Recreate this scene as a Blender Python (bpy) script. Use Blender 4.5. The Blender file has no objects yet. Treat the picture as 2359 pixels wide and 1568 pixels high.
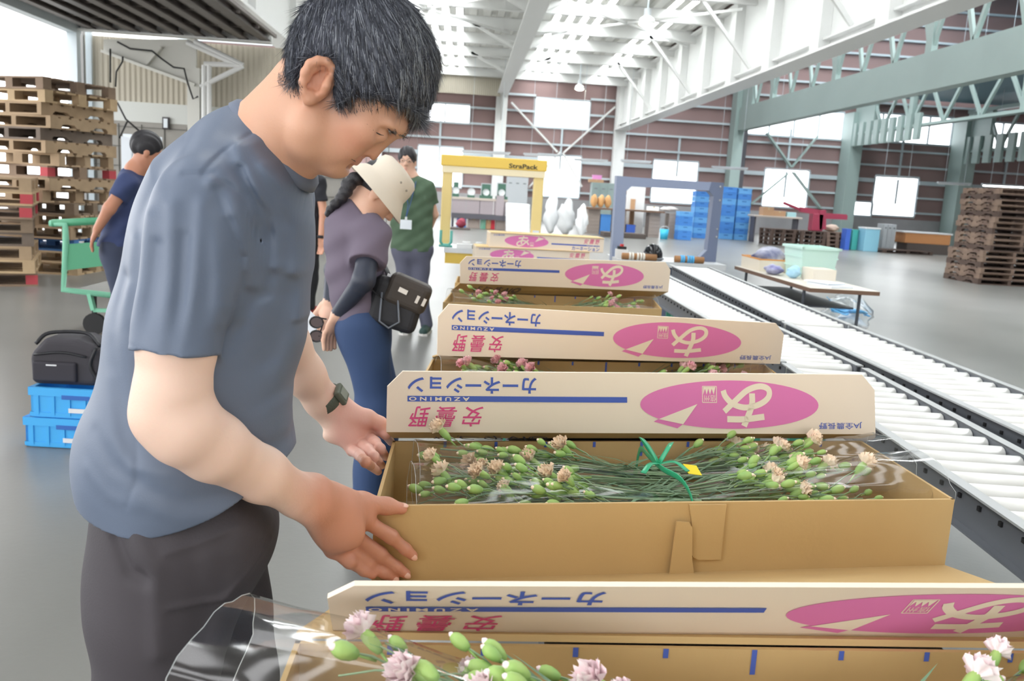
import bpy, math, random
import numpy as np
from mathutils import Vector, Matrix
random.seed(4); np.random.seed(4)
SC = bpy.context.scene; COL = SC.collection
PI = math.pi
# ---------------------------------------------------------------- camera
FPX, PITCH, ROLL, YAW = 1992.0, math.radians(9.762), math.radians(3.437), math.radians(3.653)
CAMP = np.array([0.0, 0.0, 1.38])
def _axes():
    f = np.array([math.sin(YAW)*math.cos(PITCH), math.cos(YAW)*math.cos(PITCH), -math.sin(PITCH)])
    r = np.array([math.cos(YAW), -math.sin(YAW), 0.0]); u = np.cross(r, f)
    c, s = math.cos(ROLL), math.sin(ROLL)
    return c*r+s*u, -s*r+c*u, f
AR, AU, AF = _axes()
cam = bpy.data.cameras.new('camera'); camo = bpy.data.objects.new('camera', cam); COL.objects.link(camo)
cam.sensor_fit = 'HORIZONTAL'; cam.sensor_width = 36; cam.lens = FPX/2359*36
cam.clip_start = .05; cam.clip_end = 500
mw = Matrix.Identity(4)
for i in range(3):
    mw[i][0], mw[i][1], mw[i][2], mw[i][3] = AR[i], AU[i], -AF[i], CAMP[i]
camo.matrix_world = mw
cam.dof.use_dof = True; cam.dof.focus_distance = 1.55; cam.dof.aperture_fstop = 9.0
SC.camera = camo
# ---------------------------------------------------------------- world, light, exposure
w = bpy.data.worlds.new('world'); SC.world = w; w.use_nodes = True
bg = w.node_tree.nodes['Background']; bg.inputs[0].default_value = (.985, .99, 1.0, 1); bg.inputs[1].default_value = 1.15
SC.view_settings.view_transform = 'Standard'; SC.view_settings.look = 'None'
SC.view_settings.gamma = 1; SC.view_settings.use_curve_mapping = False
SC.view_settings.exposure = 2.0
SC.cycles.max_bounces = 8; SC.cycles.diffuse_bounces = 4; SC.cycles.glossy_bounces = 3
SC.cycles.transmission_bounces = 4; SC.cycles.transparent_max_bounces = 24
SC.cycles.caustics_reflective = False; SC.cycles.caustics_refractive = False
SC.cycles.sample_clamp_indirect = 6
# ---------------------------------------------------------------- helpers
def ray(px, py): return (px-1179.5)*AR-(py-784)*AU+FPX*AF
def atY(px, py, Y):
    d = ray(px, py); return CAMP+Y/d[1]*d
def atZ(px, py, z):
    d = ray(px, py); return CAMP+(z-CAMP[2])/d[2]*d
def atX(px, py, X):
    d = ray(px, py); return CAMP+X/d[0]*d
def lin(c):
    return tuple((v/12.92 if v <= .04045 else ((v+.055)/1.055)**2.4) for v in c)
def hexc(h): return tuple(int(h[i:i+2], 16)/255 for i in (0, 2, 4))
_mats = {}
def M(name, col, rough=.6, metal=0, noise=None, bump=None, emit=None, spec=.5, attr=False, wave=None):
    """procedural principled material. col: sRGB hex; noise=(scale, amount[, hex2]); bump=(scale, strength); wave=(axis, scale, amount)"""
    if name in _mats: return _mats[name]
    m = bpy.data.materials.new(name); m.use_nodes = True; nt = m.node_tree; N = nt.nodes; L = nt.links
    b = N['Principled BSDF']; c = lin(hexc(col))
    b.inputs['Base Color'].default_value = (*c, 1); b.inputs['Roughness'].default_value = rough
    b.inputs['Metallic'].default_value = metal; b.inputs['Specular IOR Level'].default_value = spec
    tc = None
    def coords():
        nonlocal tc
        if tc is None: tc = N.new('ShaderNodeTexCoord')
        return tc.outputs['Object']
    src = None
    if attr:
        a = N.new('ShaderNodeAttribute'); a.attribute_name = 'Col'; src = a.outputs['Color']
    if noise:
        t = N.new('ShaderNodeTexNoise'); t.inputs['Scale'].default_value = noise[0]; t.inputs['Detail'].default_value = 4
        L.new(coords(), t.inputs['Vector'])
        r = N.new('ShaderNodeMapRange'); r.inputs[1].default_value = .3; r.inputs[2].default_value = .7
        L.new(t.outputs[0], r.inputs[0])
        mx = N.new('ShaderNodeMix'); mx.data_type = 'RGBA'
        c2 = lin(hexc(noise[2])) if len(noise) > 2 else tuple(v*(1-noise[1]) for v in c)
        if src is not None:
            mx.blend_type = 'MULTIPLY'; L.new(src, mx.inputs[6]); mx.inputs[7].default_value = (1-noise[1],)*3+(1,)
        else:
            mx.inputs[6].default_value = (*c, 1); mx.inputs[7].default_value = (*c2, 1)
        L.new(r.outputs[0], mx.inputs[0]); src = mx.outputs[2]
    if src is not None: L.new(src, b.inputs['Base Color'])
    if wave:
        t = N.new('ShaderNodeTexWave'); t.bands_direction = wave[0]; t.inputs['Scale'].default_value = wave[1]
        t.inputs['Distortion'].default_value = 0; L.new(coords(), t.inputs['Vector'])
        bp = N.new('ShaderNodeBump'); bp.inputs['Strength'].default_value = wave[2]; bp.inputs['Distance'].default_value = .02
        L.new(t.outputs[1], bp.inputs['Height']); L.new(bp.outputs[0], b.inputs['Normal'])
    if bump:
        t = N.new('ShaderNodeTexNoise'); t.inputs['Scale'].default_value = bump[0]; t.inputs['Detail'].default_value = 3
        L.new(coords(), t.inputs['Vector'])
        bp = N.new('ShaderNodeBump'); bp.inputs['Strength'].default_value = bump[1]; bp.inputs['Distance'].default_value = .01
        L.new(t.outputs[0], bp.inputs['Height']); L.new(bp.outputs[0], b.inputs['Normal'])
    if emit:
        b.inputs['Emission Color'].default_value = (*c, 1); b.inputs['Emission Strength'].default_value = emit
    _mats[name] = m; return m
def film(name, tint=(.97, .98, .98), gloss=.10, rough=.12):
    if name in _mats: return _mats[name]
    m = bpy.data.materials.new(name); m.use_nodes = True; nt = m.node_tree; N = nt.nodes; L = nt.links
    N.remove(N['Principled BSDF'])
    tr = N.new('ShaderNodeBsdfTransparent'); tr.inputs[0].default_value = (*tint, 1)
    gl = N.new('ShaderNodeBsdfGlossy'); gl.inputs['Roughness'].default_value = rough
    fr = N.new('ShaderNodeLayerWeight'); fr.inputs[0].default_value = .5
    pw = N.new('ShaderNodeMath'); pw.operation = 'POWER'; pw.inputs[1].default_value = 4; L.new(fr.outputs['Facing'], pw.inputs[0])
    ma = N.new('ShaderNodeMath'); ma.operation = 'MULTIPLY_ADD'; ma.inputs[1].default_value = .6; ma.inputs[2].default_value = gloss+.03; L.new(pw.outputs[0], ma.inputs[0])
    mx = N.new('ShaderNodeMixShader'); L.new(ma.outputs[0], mx.inputs[0]); L.new(tr.outputs[0], mx.inputs[1]); L.new(gl.outputs[0], mx.inputs[2])
    L.new(mx.outputs[0], N['Material Output'].inputs[0]); _mats[name] = m; return m
class MB:
    """collects geometry for ONE mesh object"""
    def __init__(s): s.v = []; s.f = []; s.c = []; s.smooth = False; s.mi = []; s.m = 0
    def add(s, vs, fs, col=None):
        o = len(s.v); s.v += [tuple(map(float, p)) for p in vs]; s.f += [tuple(i+o for i in f) for f in fs]
        s.mi += [s.m]*len(fs)
        if col is not None: s.c += [col]*(len(s.v)-len(s.c))
        return s
    def box(s, c, d, rz=0, rx=0, ry=0, col=None, mat=None):
        R = mat or (Matrix.Rotation(rz, 3, 'Z') @ Matrix.Rotation(ry, 3, 'Y') @ Matrix.Rotation(rx, 3, 'X'))
        vs = []
        for z in (-.5, .5):
            for x, y in ((-.5, -.5), (.5, -.5), (.5, .5), (-.5, .5)):
                vs.append(Vector(c)+R @ Vector((x*d[0], y*d[1], z*d[2])))
        return s.add(vs, [(3, 2, 1, 0), (4, 5, 6, 7), (0, 1, 5, 4), (1, 2, 6, 5), (2, 3, 7, 6), (3, 0, 4, 7)], col)
    def bar(s, a, b, w, h=None, up=(0, 0, 1)):
        a = Vector(a); b = Vector(b); d = (b-a); L = d.length; d.normalize(); u = Vector(up)
        x = d.cross(u)
        if x.length < 1e-4: x = d.cross(Vector((1, 0, 0)))
        x.normalize(); u = x.cross(d)
        R = Matrix((x, d, u)).transposed()
        return s.box((a+b)/2, (w, L, h or w), mat=R)
    def cyl(s, a, b, r, r2=None, n=12, cap=True):
        return s.tube([a, b], [r, r if r2 is None else r2], n, cap)
    def tube(s, P, r, n=8, cap=True, flat=1.0, up=None):
        P = [Vector(p) for p in P]; k = len(P); rs = r if isinstance(r, (list, tuple)) else [r]*k
        vs = []; fs = []; prev = None
        for i in range(k):
            t = (P[min(i+1, k-1)]-P[max(i-1, 0)])
            if t.length < 1e-9: t = Vector((0, 0, 1))
            t.normalize()
            x = prev if prev is not None else (Vector(up) if up else (Vector((0, 0, 1)) if abs(t.z) < .9 else Vector((1, 0, 0))))
            x = x-t*x.dot(t)
            if x.length < 1e-6: x = t.orthogonal()
            x.normalize(); prev = x; y = t.cross(x)
            for j in range(n):
                a = 2*PI*j/n; vs.append(P[i]+x*math.cos(a)*rs[i]*flat+y*math.sin(a)*rs[i])
        for i in range(k-1):
            for j in range(n):
                a = i*n+j; b = i*n+(j+1) % n; fs.append((a, b, b+n, a+n))
        if cap: fs += [tuple(range(n-1, -1, -1)), tuple(range((k-1)*n, k*n))]
        return s.add(vs, fs)
    def lathe(s, prof, c=(0, 0, 0), n=20, axis=None):
        vs = []; fs = []; k = len(prof); R = axis or Matrix.Identity(3)
        for r, z in prof:
            for j in range(n):
                a = 2*PI*j/n; vs.append(Vector(c)+R @ Vector((r*math.cos(a), r*math.sin(a), z)))
        for i in range(k-1):
            for j in range(n):
                a = i*n+j; b = i*n+(j+1) % n; fs.append((a, b, b+n, a+n))
        return s.add(vs, fs)
    def prism(s, poly, d, z0=0, R=None, c=(0, 0, 0)):
        """poly in XY extruded z0..z0+d, then R, c"""
        R = R or Matrix.Identity(3); n = len(poly)
        vs = [Vector(c)+R @ Vector((x, y, z)) for z in (z0, z0+d) for x, y in poly]
        return s.add(vs, [tuple(range(n-1, -1, -1)), tuple(range(n, 2*n))]+[(i, (i+1) % n, n+(i+1) % n, n+i) for i in range(n)])
    def sheet(s, quad, th=.003):
        """a thick sheet over a quad (4 points), thickness along the normal"""
        q = [Vector(p) for p in quad]; n = (q[1]-q[0]).cross(q[3]-q[0]).normalized()*th
        vs = q+[p+n for p in q]
        return s.add(vs, [(3, 2, 1, 0), (4, 5, 6, 7), (0, 1, 5, 4), (1, 2, 6, 5), (2, 3, 7, 6), (3, 0, 4, 7)])
    def sphere(s, c, r, n=12, m=8, sq=(1, 1, 1), R=None):
        vs = []; fs = []; R = R or Matrix.Identity(3)
        for i in range(m+1):
            t = PI*i/m
            for j in range(n):
                a = 2*PI*j/n
                vs.append(Vector(c)+R @ Vector((r*sq[0]*math.sin(t)*math.cos(a), r*sq[1]*math.sin(t)*math.sin(a), r*sq[2]*math.cos(t))))
        for i in range(m):
            for j in range(n):
                a = i*n+j; b = i*n+(j+1) % n; fs.append((a+n, b+n, b, a))
        return s.add(vs, fs)
    def mesh(s, name, mats, smooth=None):
        me = bpy.data.meshes.new(name); me.from_pydata(s.v, [], s.f)
        for m in (mats if isinstance(mats, (list, tuple)) else [mats]): me.materials.append(m)
        if isinstance(mats, (list, tuple)) and len(mats) > 1: me.polygons.foreach_set('material_index', s.mi)
        if s.c:
            ca = me.color_attributes.new('Col', 'FLOAT_COLOR', 'POINT')
            ca.data.foreach_set('color', np.array([(*c[:3], 1) for c in s.c], np.float32).ravel())
        if s.smooth if smooth is None else smooth: me.polygons.foreach_set('use_smooth', [True]*len(me.polygons))
        me.validate(); me.update(); return me
    def build(s, name, mats, parent=None, smooth=None, loc=None, rz=0):
        return link(name, s.mesh(name, mats, smooth), parent, loc, rz)
def link(name, data, parent=None, loc=None, rz=0):
    o = bpy.data.objects.new(name, data); COL.objects.link(o)
    if parent is not None: o.parent = parent
    if loc is not None: o.location = loc
    if rz: o.rotation_euler = (0, 0, rz)
    return o
def tag(o, label=None, cat=None, group=None, kind=None):
    if label: o['label'] = label
    if cat: o['category'] = cat
    if group: o['group'] = group
    if kind: o['kind'] = kind
    return o
def thing(name, label, cat, loc=(0, 0, 0), rz=0, group=None):
    return tag(link(name, None, None, loc, rz), label, cat, group)
def struct(o): o['kind'] = 'structure'; return o
def dup(root, loc=None, rz=None, label=None, group=None, keep=None):
    r = root.copy(); COL.objects.link(r)
    if loc is not None: r.location = loc
    if rz is not None: r.rotation_euler = (0, 0, rz)
    if label: r['label'] = label
    if group: r['group'] = group
    for ch in list(root.children):
        c = ch.copy(); COL.objects.link(c); c.parent = r
        for g in list(ch.children):
            d = g.copy(); COL.objects.link(d); d.parent = c
    return r
ORD = ['topmost', 'second', 'third', 'fourth', 'fifth', 'sixth', 'seventh', 'eighth', 'ninth', 'tenth', 'eleventh', 'twelfth', 'thirteenth', 'fourteenth', 'fifteenth', 'sixteenth', 'seventeenth', 'eighteenth', 'nineteenth', 'twentieth']
def bevel(o, w=.004, seg=2):
    m = o.modifiers.new('bevel', 'BEVEL'); m.width = w; m.segments = seg; m.limit_method = 'ANGLE'; return o
def spline(pts, n=6):
    P = [np.array(p, float) for p in pts]; P = [2*P[0]-P[1]]+P+[2*P[-1]-P[-2]]; out = []
    for i in range(1, len(P)-2):
        for k in range(n):
            t = k/n; a, b, c, d = P[i-1:i+3]
            out.append(.5*((2*b)+(-a+c)*t+(2*a-5*b+4*c-d)*t*t+(-a+3*b-3*c+d)*t**3))
    out.append(P[-2]); return out
# ================================================================ the setting
WY = 44.0
m_floor = M('concrete floor', '868682', .30, noise=(.9, .14), bump=(35, .05), spec=.5)
m_brown = M('brown wall panel', '9c8280', .75, noise=(.7, .1))
m_block = M('grey block wall', 'a9a8aa', .85, noise=(1.5, .1))
m_cream = M('cream white steel', 'e6e7e6', .5)
m_pale = M('pale green steel', 'a6bab6', .5, noise=(.5, .1))
m_girt = M('pale blue girt steel', 'c9d4da', .45)
m_beige = M('beige corrugated cladding', 'b5ae9e', .6, wave=('X', 3.2, .9))
m_deck = M('white roof deck', 'e4e4e0', .6)
m_sky = M('skylight and fill sheet', 'fafdff', .5, emit=2.8)
m_grayband = M('pale band panel', 'cfd2ce', .6)
m_dark = M('brown door slat', '6f6763', .5, noise=(2, .15))
m_glass = film('window glass', (.97, .985, 1), .0, .02)
m_black = M('black rubber', '1c1c1e', .6)
m_teal = M('teal roof sheet', '6b8f9c', .6, wave=('X', 2.5, .8))
# floor with a few worn paler lanes of its own
b = MB(); b.add([(-60, -14, 0), (70, -14, 0), (70, 60, 0), (-60, 60, 0)], [(0, 1, 2, 3)])
struct(b.build('floor', m_floor))
def wall_with_holes(x0, x1, z0, z1, holes, y, th=.12):
    xs = sorted({x0, x1, *[v for h in holes for v in h[:2] if x0 < v < x1]}); zs = sorted({z0, z1, *[v for h in holes for v in h[2:] if z0 < v < z1]})
    b = MB()
    for i in range(len(xs)-1):
        for j in range(len(zs)-1):
            cx = (xs[i]+xs[i+1])/2; cz = (zs[j]+zs[j+1])/2
            if any(h[0] < cx < h[1] and h[2] < cz < h[3] for h in holes): continue
            b.box((cx, y+th/2, cz), (xs[i+1]-xs[i], th, zs[j+1]-zs[j]))
    return b
def wrect(x0, y0, x1, y1):
    a = atY(x0, y0, WY); c = atY(x1, y1, WY); d = atY(x0, y1, WY); e = atY(x1, y0, WY)
    return ((a[0]+d[0])/2, (c[0]+e[0])/2, (d[2]+c[2])/2, (a[2]+e[2])/2)
wins = [wrect(968, 236, 1083, 284), wrect(1232, 227, 1358, 298), wrect(1716, 250, 1943, 318), wrect(1976, 262, 2194, 332), wrect(2252, 284, 2470, 350),
        wrect(962, 335, 1066, 432), wrect(1236, 355, 1337, 456), wrect(1501, 368, 1605, 470), wrect(1757, 388, 1861, 480), wrect(2010, 404, 2111, 500), wrect(1963, 462, 2008, 506)]
wins = [(a, c, max(z0, 1.16), z1) for a, c, z0, z1 in wins]
BASEZ = 1.15
struct(wall_with_holes(-14, 50, BASEZ, 12.5, wins, WY).build('wall_back', m_brown))
b = MB(); b.box((18, WY+.0, BASEZ/2), (64, .34, BASEZ)); struct(b.build('baseboard_back', m_block))
for i, (a, c, z0, z1) in enumerate(wins):
    b = MB(); t = .09; y = WY-.02
    for q in ((a, c, z0, z0+t), (a, c, z1-t, z1)): b.box(((q[0]+q[1])/2, y, (q[2]+q[3])/2), (q[1]-q[0], .12, t))
    n = 3 if i in (0, 1) else (4 if i in (2, 3, 4) else 1)
    for k in range(n+1 if i > 1 else n):
        x = a+(c-a)*k/((n if i > 1 else n-1)); b.box((x, y, (z0+z1)/2), (t*.8, .11, z1-z0-2*t))
    f = struct(b.build('window_%d' % (i+1), m_girt))
    g = MB(); g.box(((a+c)/2, WY+.05, (z0+z1)/2), (c-a, .012, z1-z0)); g.build('pane', m_glass, f)
# girts: long horizontals on the back wall
tn = [0]
def trim(b, m, **k):
    tn[0] += 1; return struct(b.build('trim_%d' % tn[0], m, **k))
for k in range(14):
    z = 1.5+.765*k
    b = MB()
    segs = [(-14, 50)]
    for (a, c, z0, z1) in wins:
        if z0-.06 < z < z1+.06:
            segs = [s for x0, x1 in segs for s in ((x0, min(x1, a)), (max(x0, c), x1)) if s[1]-s[0] > .05]
    for x0, x1 in segs: b.box(((x0+x1)/2, WY-.09, z), (x1-x0, .14, .10 if k != 2 else .2))
    trim(b, m_girt)
# minor posts
for px in (1012, 1291, 1562, 1815, 2075, 2320):
    x = atY(px, 360, WY)[0]; b = MB(); b.box((x, WY-.06, 3.6), (.1, .08, 3.4) if px > 1700 else (.1, .08, 2.0)); trim(b, m_girt)
# columns
CX = [1.58, 7.5, 13.3, 19.15, 24.9]
for x, wd, m, h, dp in ((CX[0], .55, m_cream, 6.9, .45), (CX[1], .56, m_cream, 7.2, .45), (CX[2], .5, m_pale, 9, .8), (CX[3], .62, m_pale, 6.2, 1.1), (CX[4], .7, m_pale, 6.2, 1.2), (-4.4, .5, m_cream, 6.9, .45)):
    b = MB(); b.box((x, WY-.2-dp/2, h/2), (wd, dp, h)); trim(b, m)
b = MB(); b.box((CX[2]+.42, WY-.45, 4.5), (.26, .5, 9)); trim(b, M('dark flashing', '5c5a60', .7))
# V braces on the wall
def brace(p, q, Y, w, m):
    b = MB(); b.bar(atY(*p, Y), atY(*q, Y), w, .08); return trim(b, m)
for p, q in (((1178, 236), (1284, 350)), ((1417, 246), (1298, 352)), ((1290, 350), (1218, 432)), ((1340, 430), (1296, 352))): brace(p, q, WY-.35, .26, m_cream)
for p, q, wd in (((1766, 306), (1822, 385), .3), ((1884, 313), (1824, 385), .16), ((1822, 390), (1890, 480), .3), ((1815, 400), (1730, 470), .16)): brace(p, q, WY-.35, wd, m_pale)
# roof: deck ribs along the hall, purlins across
RZ = 7.0
b = MB(); x = -4.6; prof = []
while x < 7.5:
    prof += [(x, RZ), (x+.2, RZ), (x+.25, RZ+.12), (x+.4, RZ+.12)]; x += .45
prof.append((7.5, RZ))
SKX = (2.5, 4.1); SK2 = ((-1.9, -.5), (2.5, 4.1), (5.6, 6.6))
vs = [(p[0], y, p[1]) for y in (-13, 44.2) for p in prof]; n = len(prof)
b.add(vs, [(i, i+1, n+i+1, n+i) for i in range(n-1) if not (any(k0 < prof[i][0] < k1 for k0, k1 in SK2) and prof[i][1] == RZ and prof[i+1][1] == RZ)])
struct(b.build('ceiling', m_deck))
for i, (x, wd) in enumerate(((3.3, 1.9), (-1.2, 1.7), (6.1, 1.3))): b = MB(); b.box((x, 28 if i == 0 else 24, RZ+.16), (wd, 31 if i == 0 else 38, .02)); struct(b.build('window_%d' % (12+i), m_sky))
for i, x in enumerate((10.4, 16.2, 22.0)): b = MB(); b.box((x, 17, 12.2), (1.6, 50, .03)); struct(b.build('window_%d' % (15+i), m_sky))  # glowing strips added out of view to brighten the right hall
for k in range(10):
    y = 14.4+3.1*k
    b = MB(); b.box((1.5, y, RZ-.19), (12.2, .09, .36)); b.box((1.5, y, RZ-.375), (12.2, .2, .02)); trim(b, m_cream)
# frame girder over the first column line
b = MB(); b.box((CX[0], 24.5, 6.35), (.05, 38.4, .8)); b.box((CX[0], 24.5, 5.94), (.52, 38.4, .04)); trim(b, m_cream)
b = MB(); b.add([(CX[0]-.03, 43.6, 5.95), (CX[0]+.03, 43.6, 5.95), (CX[0]+.03, 41.5, 5.95), (CX[0]-.03, 41.5, 5.95), (CX[0]-.03, 43.6, 4.6), (CX[0]+.03, 43.6, 4.6)], [(0, 1, 2, 3), (0, 3, 4), (1, 5, 2), (3, 2, 5, 4)]); trim(b, m_cream)
# big white girder with stiffeners
b = MB(); gx = CX[1]; b.box((gx, 24.5, 5.75), (.06, 38.4, 2.2)); b.box((gx, 24.5, 4.66), (.62, 38.4, .05)); b.box((gx, 24.5, 6.86), (.5, 38.4, .05))
for k in range(13): b.box((gx-.14, 6.6+3.05*k, 5.75), (.26, .5, 2.15))
b.box((gx-.1, 24.5, 4.9), (.18, 38.4, .04)); trim(b, m_cream)
# left girder
b = MB(); gx = -4.4; b.box((gx, 24.5, 5.7), (.06, 38.4, 2.5)); b.box((gx, 24.5, 4.45), (.55, 38.4, .06))
for k in range(9): b.box((gx+.1, 10+4*k, 5.7), (.16, .22, 2.4))
trim(b, m_cream)
# knee braces from girders up to the purlins
for (x0, s) in ((CX[0], -1), (CX[0], 1), (CX[1], -1), (-4.4, 1)):
    for k in range(1, 8, 2):
        y = 14.4+3.1*k; b = MB(); b.bar((x0+.05*s, y, 6.0 if x0 < 7 else 5.0), (x0+1.6*s, y, 6.75), .09, .09); trim(b, m_cream)
# horizontal roof bracing
for p, q in (((2.0, 24), (7.2, 30)), ((7.2, 24), (2.0, 30)), ((-4, 24), (1.2, 30)), ((1.2, 24), (-4, 30))):
    b = MB(); b.bar((*p, 6.55), (*q, 6.55), .07); trim(b, m_cream)
# green hall: solid beam with a lattice above, at three lines
def lattice(x, z0, z1, y0, y1, beam, m, pitch=2.2, nm=None):
    b = MB()
    if beam: b.box((x, (y0+y1)/2, z0-beam/2), (.4, y1-y0, beam))
    b.box((x, (y0+y1)/2, z0+.06), (.34, y1-y0, .12)); b.box((x, (y0+y1)/2, z1), (.34, y1-y0, .16))
    y = y1-.2; k = 0
    while y > y0+pitch:
        b.bar((x, y, z0+.1), (x, y-pitch*.5, z1), .14, .10, (1, 0, 0)); b.bar((x, y-pitch*.5, z1), (x, y-pitch, z0+.1), .14, .10, (1, 0, 0))
        if k % 3 == 2: b.bar((x, y, z0), (x, y, z1), .34, .2, (1, 0, 0))
        y -= pitch; k += 1
    b.box((x, y1-1.0, (z0+z1)/2), (.2, 2.0, z1-z0))
    trim(b, m)
lattice(CX[2]+.1, 5.95, 8.6, 8, 43.5, .98, m_pale)
lattice(CX[3], 5.1, 6.9, 16, 43.0, 0, m_pale, 2.6)
lattice(CX[4], 4.6, 6.6, 20, 43.0, 0, m_pale, 2.6)
b = MB()
for k in range(9): b.box((CX[3]-.2, 42.6-k*.75, 5.1), (.15, .42, 1.1))
for k in range(9): b.box((CX[4]-.2, 42.6-k*.9, 4.7), (.15, .5, 1.3))
trim(b, m_pale)
b = MB(); b.box((27, 15, 12.3), (40, 60, .06)); struct(b.build('ceiling_hall', m_teal)).name = 'ceiling.001'
b = MB(); b.box((24.5, 30, 7.1), (10, 27, .05)); trim(b, m_teal)
# hung cladding panel left of the first column, and the crossbar under it
b = MB(); p = atY(905, 135, 42.5); q = atY(1152, 222, 42.5); b.box(((p[0]+q[0])/2, 42.5, (p[2]+q[2])/2), (q[0]-p[0], .1, p[2]-q[2])); trim(b, m_beige)
# ---- left side: beige end wall, opening to the outside, lifted slat door
LX, LY = -7.15, 17.0
b = MB()
b.box(((LX-2.3)/2, LY+.1, 3.18), (-LX-2.3, .12, 1.14)); trim(b, m_beige).name = 'wall_left_end'
b = MB(); b.box(((LX-2.3)/2, LY+.1, 2.43), (-LX-2.3, .16, .36)); trim(b, m_grayband)
b = MB(); b.box(((LX-2.3)/2, LY+.1, 1.13), (-LX-2.3, .14, 2.26)); trim(b, M('concrete block wall', 'a5a29c', .9, noise=(3, .12)))
b = MB()
for k in range(6): b.box(((LX-2.3)/2, LY+.02, .35+.36*k), (-LX-2.3, .02, .012))
for k in range(14): b.box((LX+.2+k*.42, LY+.02, 1.1), (.012, .02, 2.2))
trim(b, M('mortar', '747370', .9))
jy = atX(176, 150, LX)[1]
b = MB(); b.box((LX-.05, (jy+LY)/2+.3, 2.6), (.14, LY-jy+.1, 5.2)); struct(b.build('wall_left', M('grey sheet', '9a9896', .7)))
b = MB(); b.box((LX, jy-.1, 1.9), (.18, .16, 3.8)); b.box((LX+.12, jy+.28, 1.9), (.1, .1, 3.8)); trim(b, m_girt)
cz = 3.8
b = MB(); b.box((LX, jy/2-1, cz+.02), (.2, jy+2, .22)); trim(b, m_girt)
b = MB(); b.box((LX, jy/2-1, 4.9), (.1, jy+2, 2.0)); struct(b.build('wall_left_upper', M('grey sheet', '9a9896', .7))).name = 'wall_left.001'
# the lifted slat door, lying flat under the roof
b = MB(); x0, x1 = LX+.1, -3.66
b.box(((x0+x1)/2, jy/2-1.0, cz+.16), (x1-x0, jy+2, .03))
n = 9
for k in range(n):
    x = x0+.15+(x1-x0-.3)*k/(n-1)
    b.box((x, jy/2-1, cz+.08), (.07, jy+2, .14)); b.box((x+.07, jy/2-1, cz+.02), (.12, jy+2, .03)); b.box((x+.22, jy/2-1, cz+.11), (.05, jy+2, .06))
for k in range(12):
    y = jy-1.0-k*1.3; b.box(((x0+x1)/2, y, cz+.10), (x1-x0, .06, .06))
struct(b.build('door_1', m_dark))
b = MB(); b.box(((x0+x1)/2, jy+.02, cz+.06), (x1-x0, .1, .16)); b.box(((x0+x1)/2, jy-.06, cz-.02), (x1-x0, .2, .03)); trim(b, m_cream)
# tapered haunch, column and tube frame in front of the end wall
y = LY-.35
P = [atY(*p, y) for p in ((238, 90), (452, 90), (452, 196), (238, 118))]
b = MB(); b.add([(*p[:2], p[2]) for p in P]+[(p[0], y+.06, p[2]) for p in P], [(0, 1, 2, 3), (7, 6, 5, 4), (3, 2, 6, 7), (0, 4, 5, 1), (1, 5, 6, 2), (0, 3, 7, 4)])
b.bar(atY(238, 119, y-.08), atY(452, 197, y-.08), .24, .05, (0, 0, 1)); b.bar(atY(338, 148, y-.04), atY(372, 108, y-.04), .12, .05)
trim(b, M('grey white steel', 'dadad3', .55))
c = atY(450, 260, y); b = MB(); b.box((c[0], y, 1.62), (.22, .22, 3.24)); b.box((c[0]+.17, y, 1.5), (.1, .16, 3.0)); trim(b, M('grey white steel', 'dadad3', .55))
b = MB()
for p, q in (((470, 150), (470, 292)), ((482, 150), (482, 290)), ((462, 200), (560, 152)), ((560, 150), (470, 147)), ((560, 150), (448, 95)), ((553, 152), (430, 97))): b.cyl(atY(*p, y-.4), atY(*q, y-.4), .045, n=8)
trim(b, m_cream)
b = MB(); p = atY(486, 205, 22); b.box((p[0]+.9, 22, p[2]-.14), (1.6, .05, .4)); trim(b, m_grayband)
# cables on the end wall
def cable(pts, Y, r=.018):
    return [atY(*p, Y) for p in pts]
b = MB(); b.smooth = True
for pts in (((270, 96), (300, 112), (350, 117), (372, 135), (400, 155), (424, 158), (432, 190), (445, 228), (456, 222)), ((254, 112), (254, 190)), ((283, 130), (282, 142), (268, 165), (266, 200)), ((270, 236), (290, 275), (294, 278), (328, 308)), ((293, 280), (275, 318))):
    b.tube(cable(pts, y-.2), .016, 6)
tag(b.build('cable', m_black), 'black cables hanging on the beige end wall behind the pallets', 'cable')
# unseen wall behind the camera, opening added for frontal light, and far side wall
b = MB(); y = -9.0
for x0, x1, z0, z1 in ((-7.2, -4.2, 0, 7.2), (-4.2, 4.5, 4.2, 7.2), (4.5, 50, 0, 12.3)): b.box(((x0+x1)/2, y, (z0+z1)/2), (x1-x0, .15, z1-z0))
struct(b.build('wall_front', m_beige))  # closes off the rear to darken the foreground
b = MB(); b.box((50, 18, 6), (.2, 54, 12)); struct(b.build('wall_right', m_brown))
b = MB(); b.box((7.5, 17, 9.6), (.1, 54, 5.4)); struct(b.build('wall_left_hall', m_brown)).name = 'wall_left.002'
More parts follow.
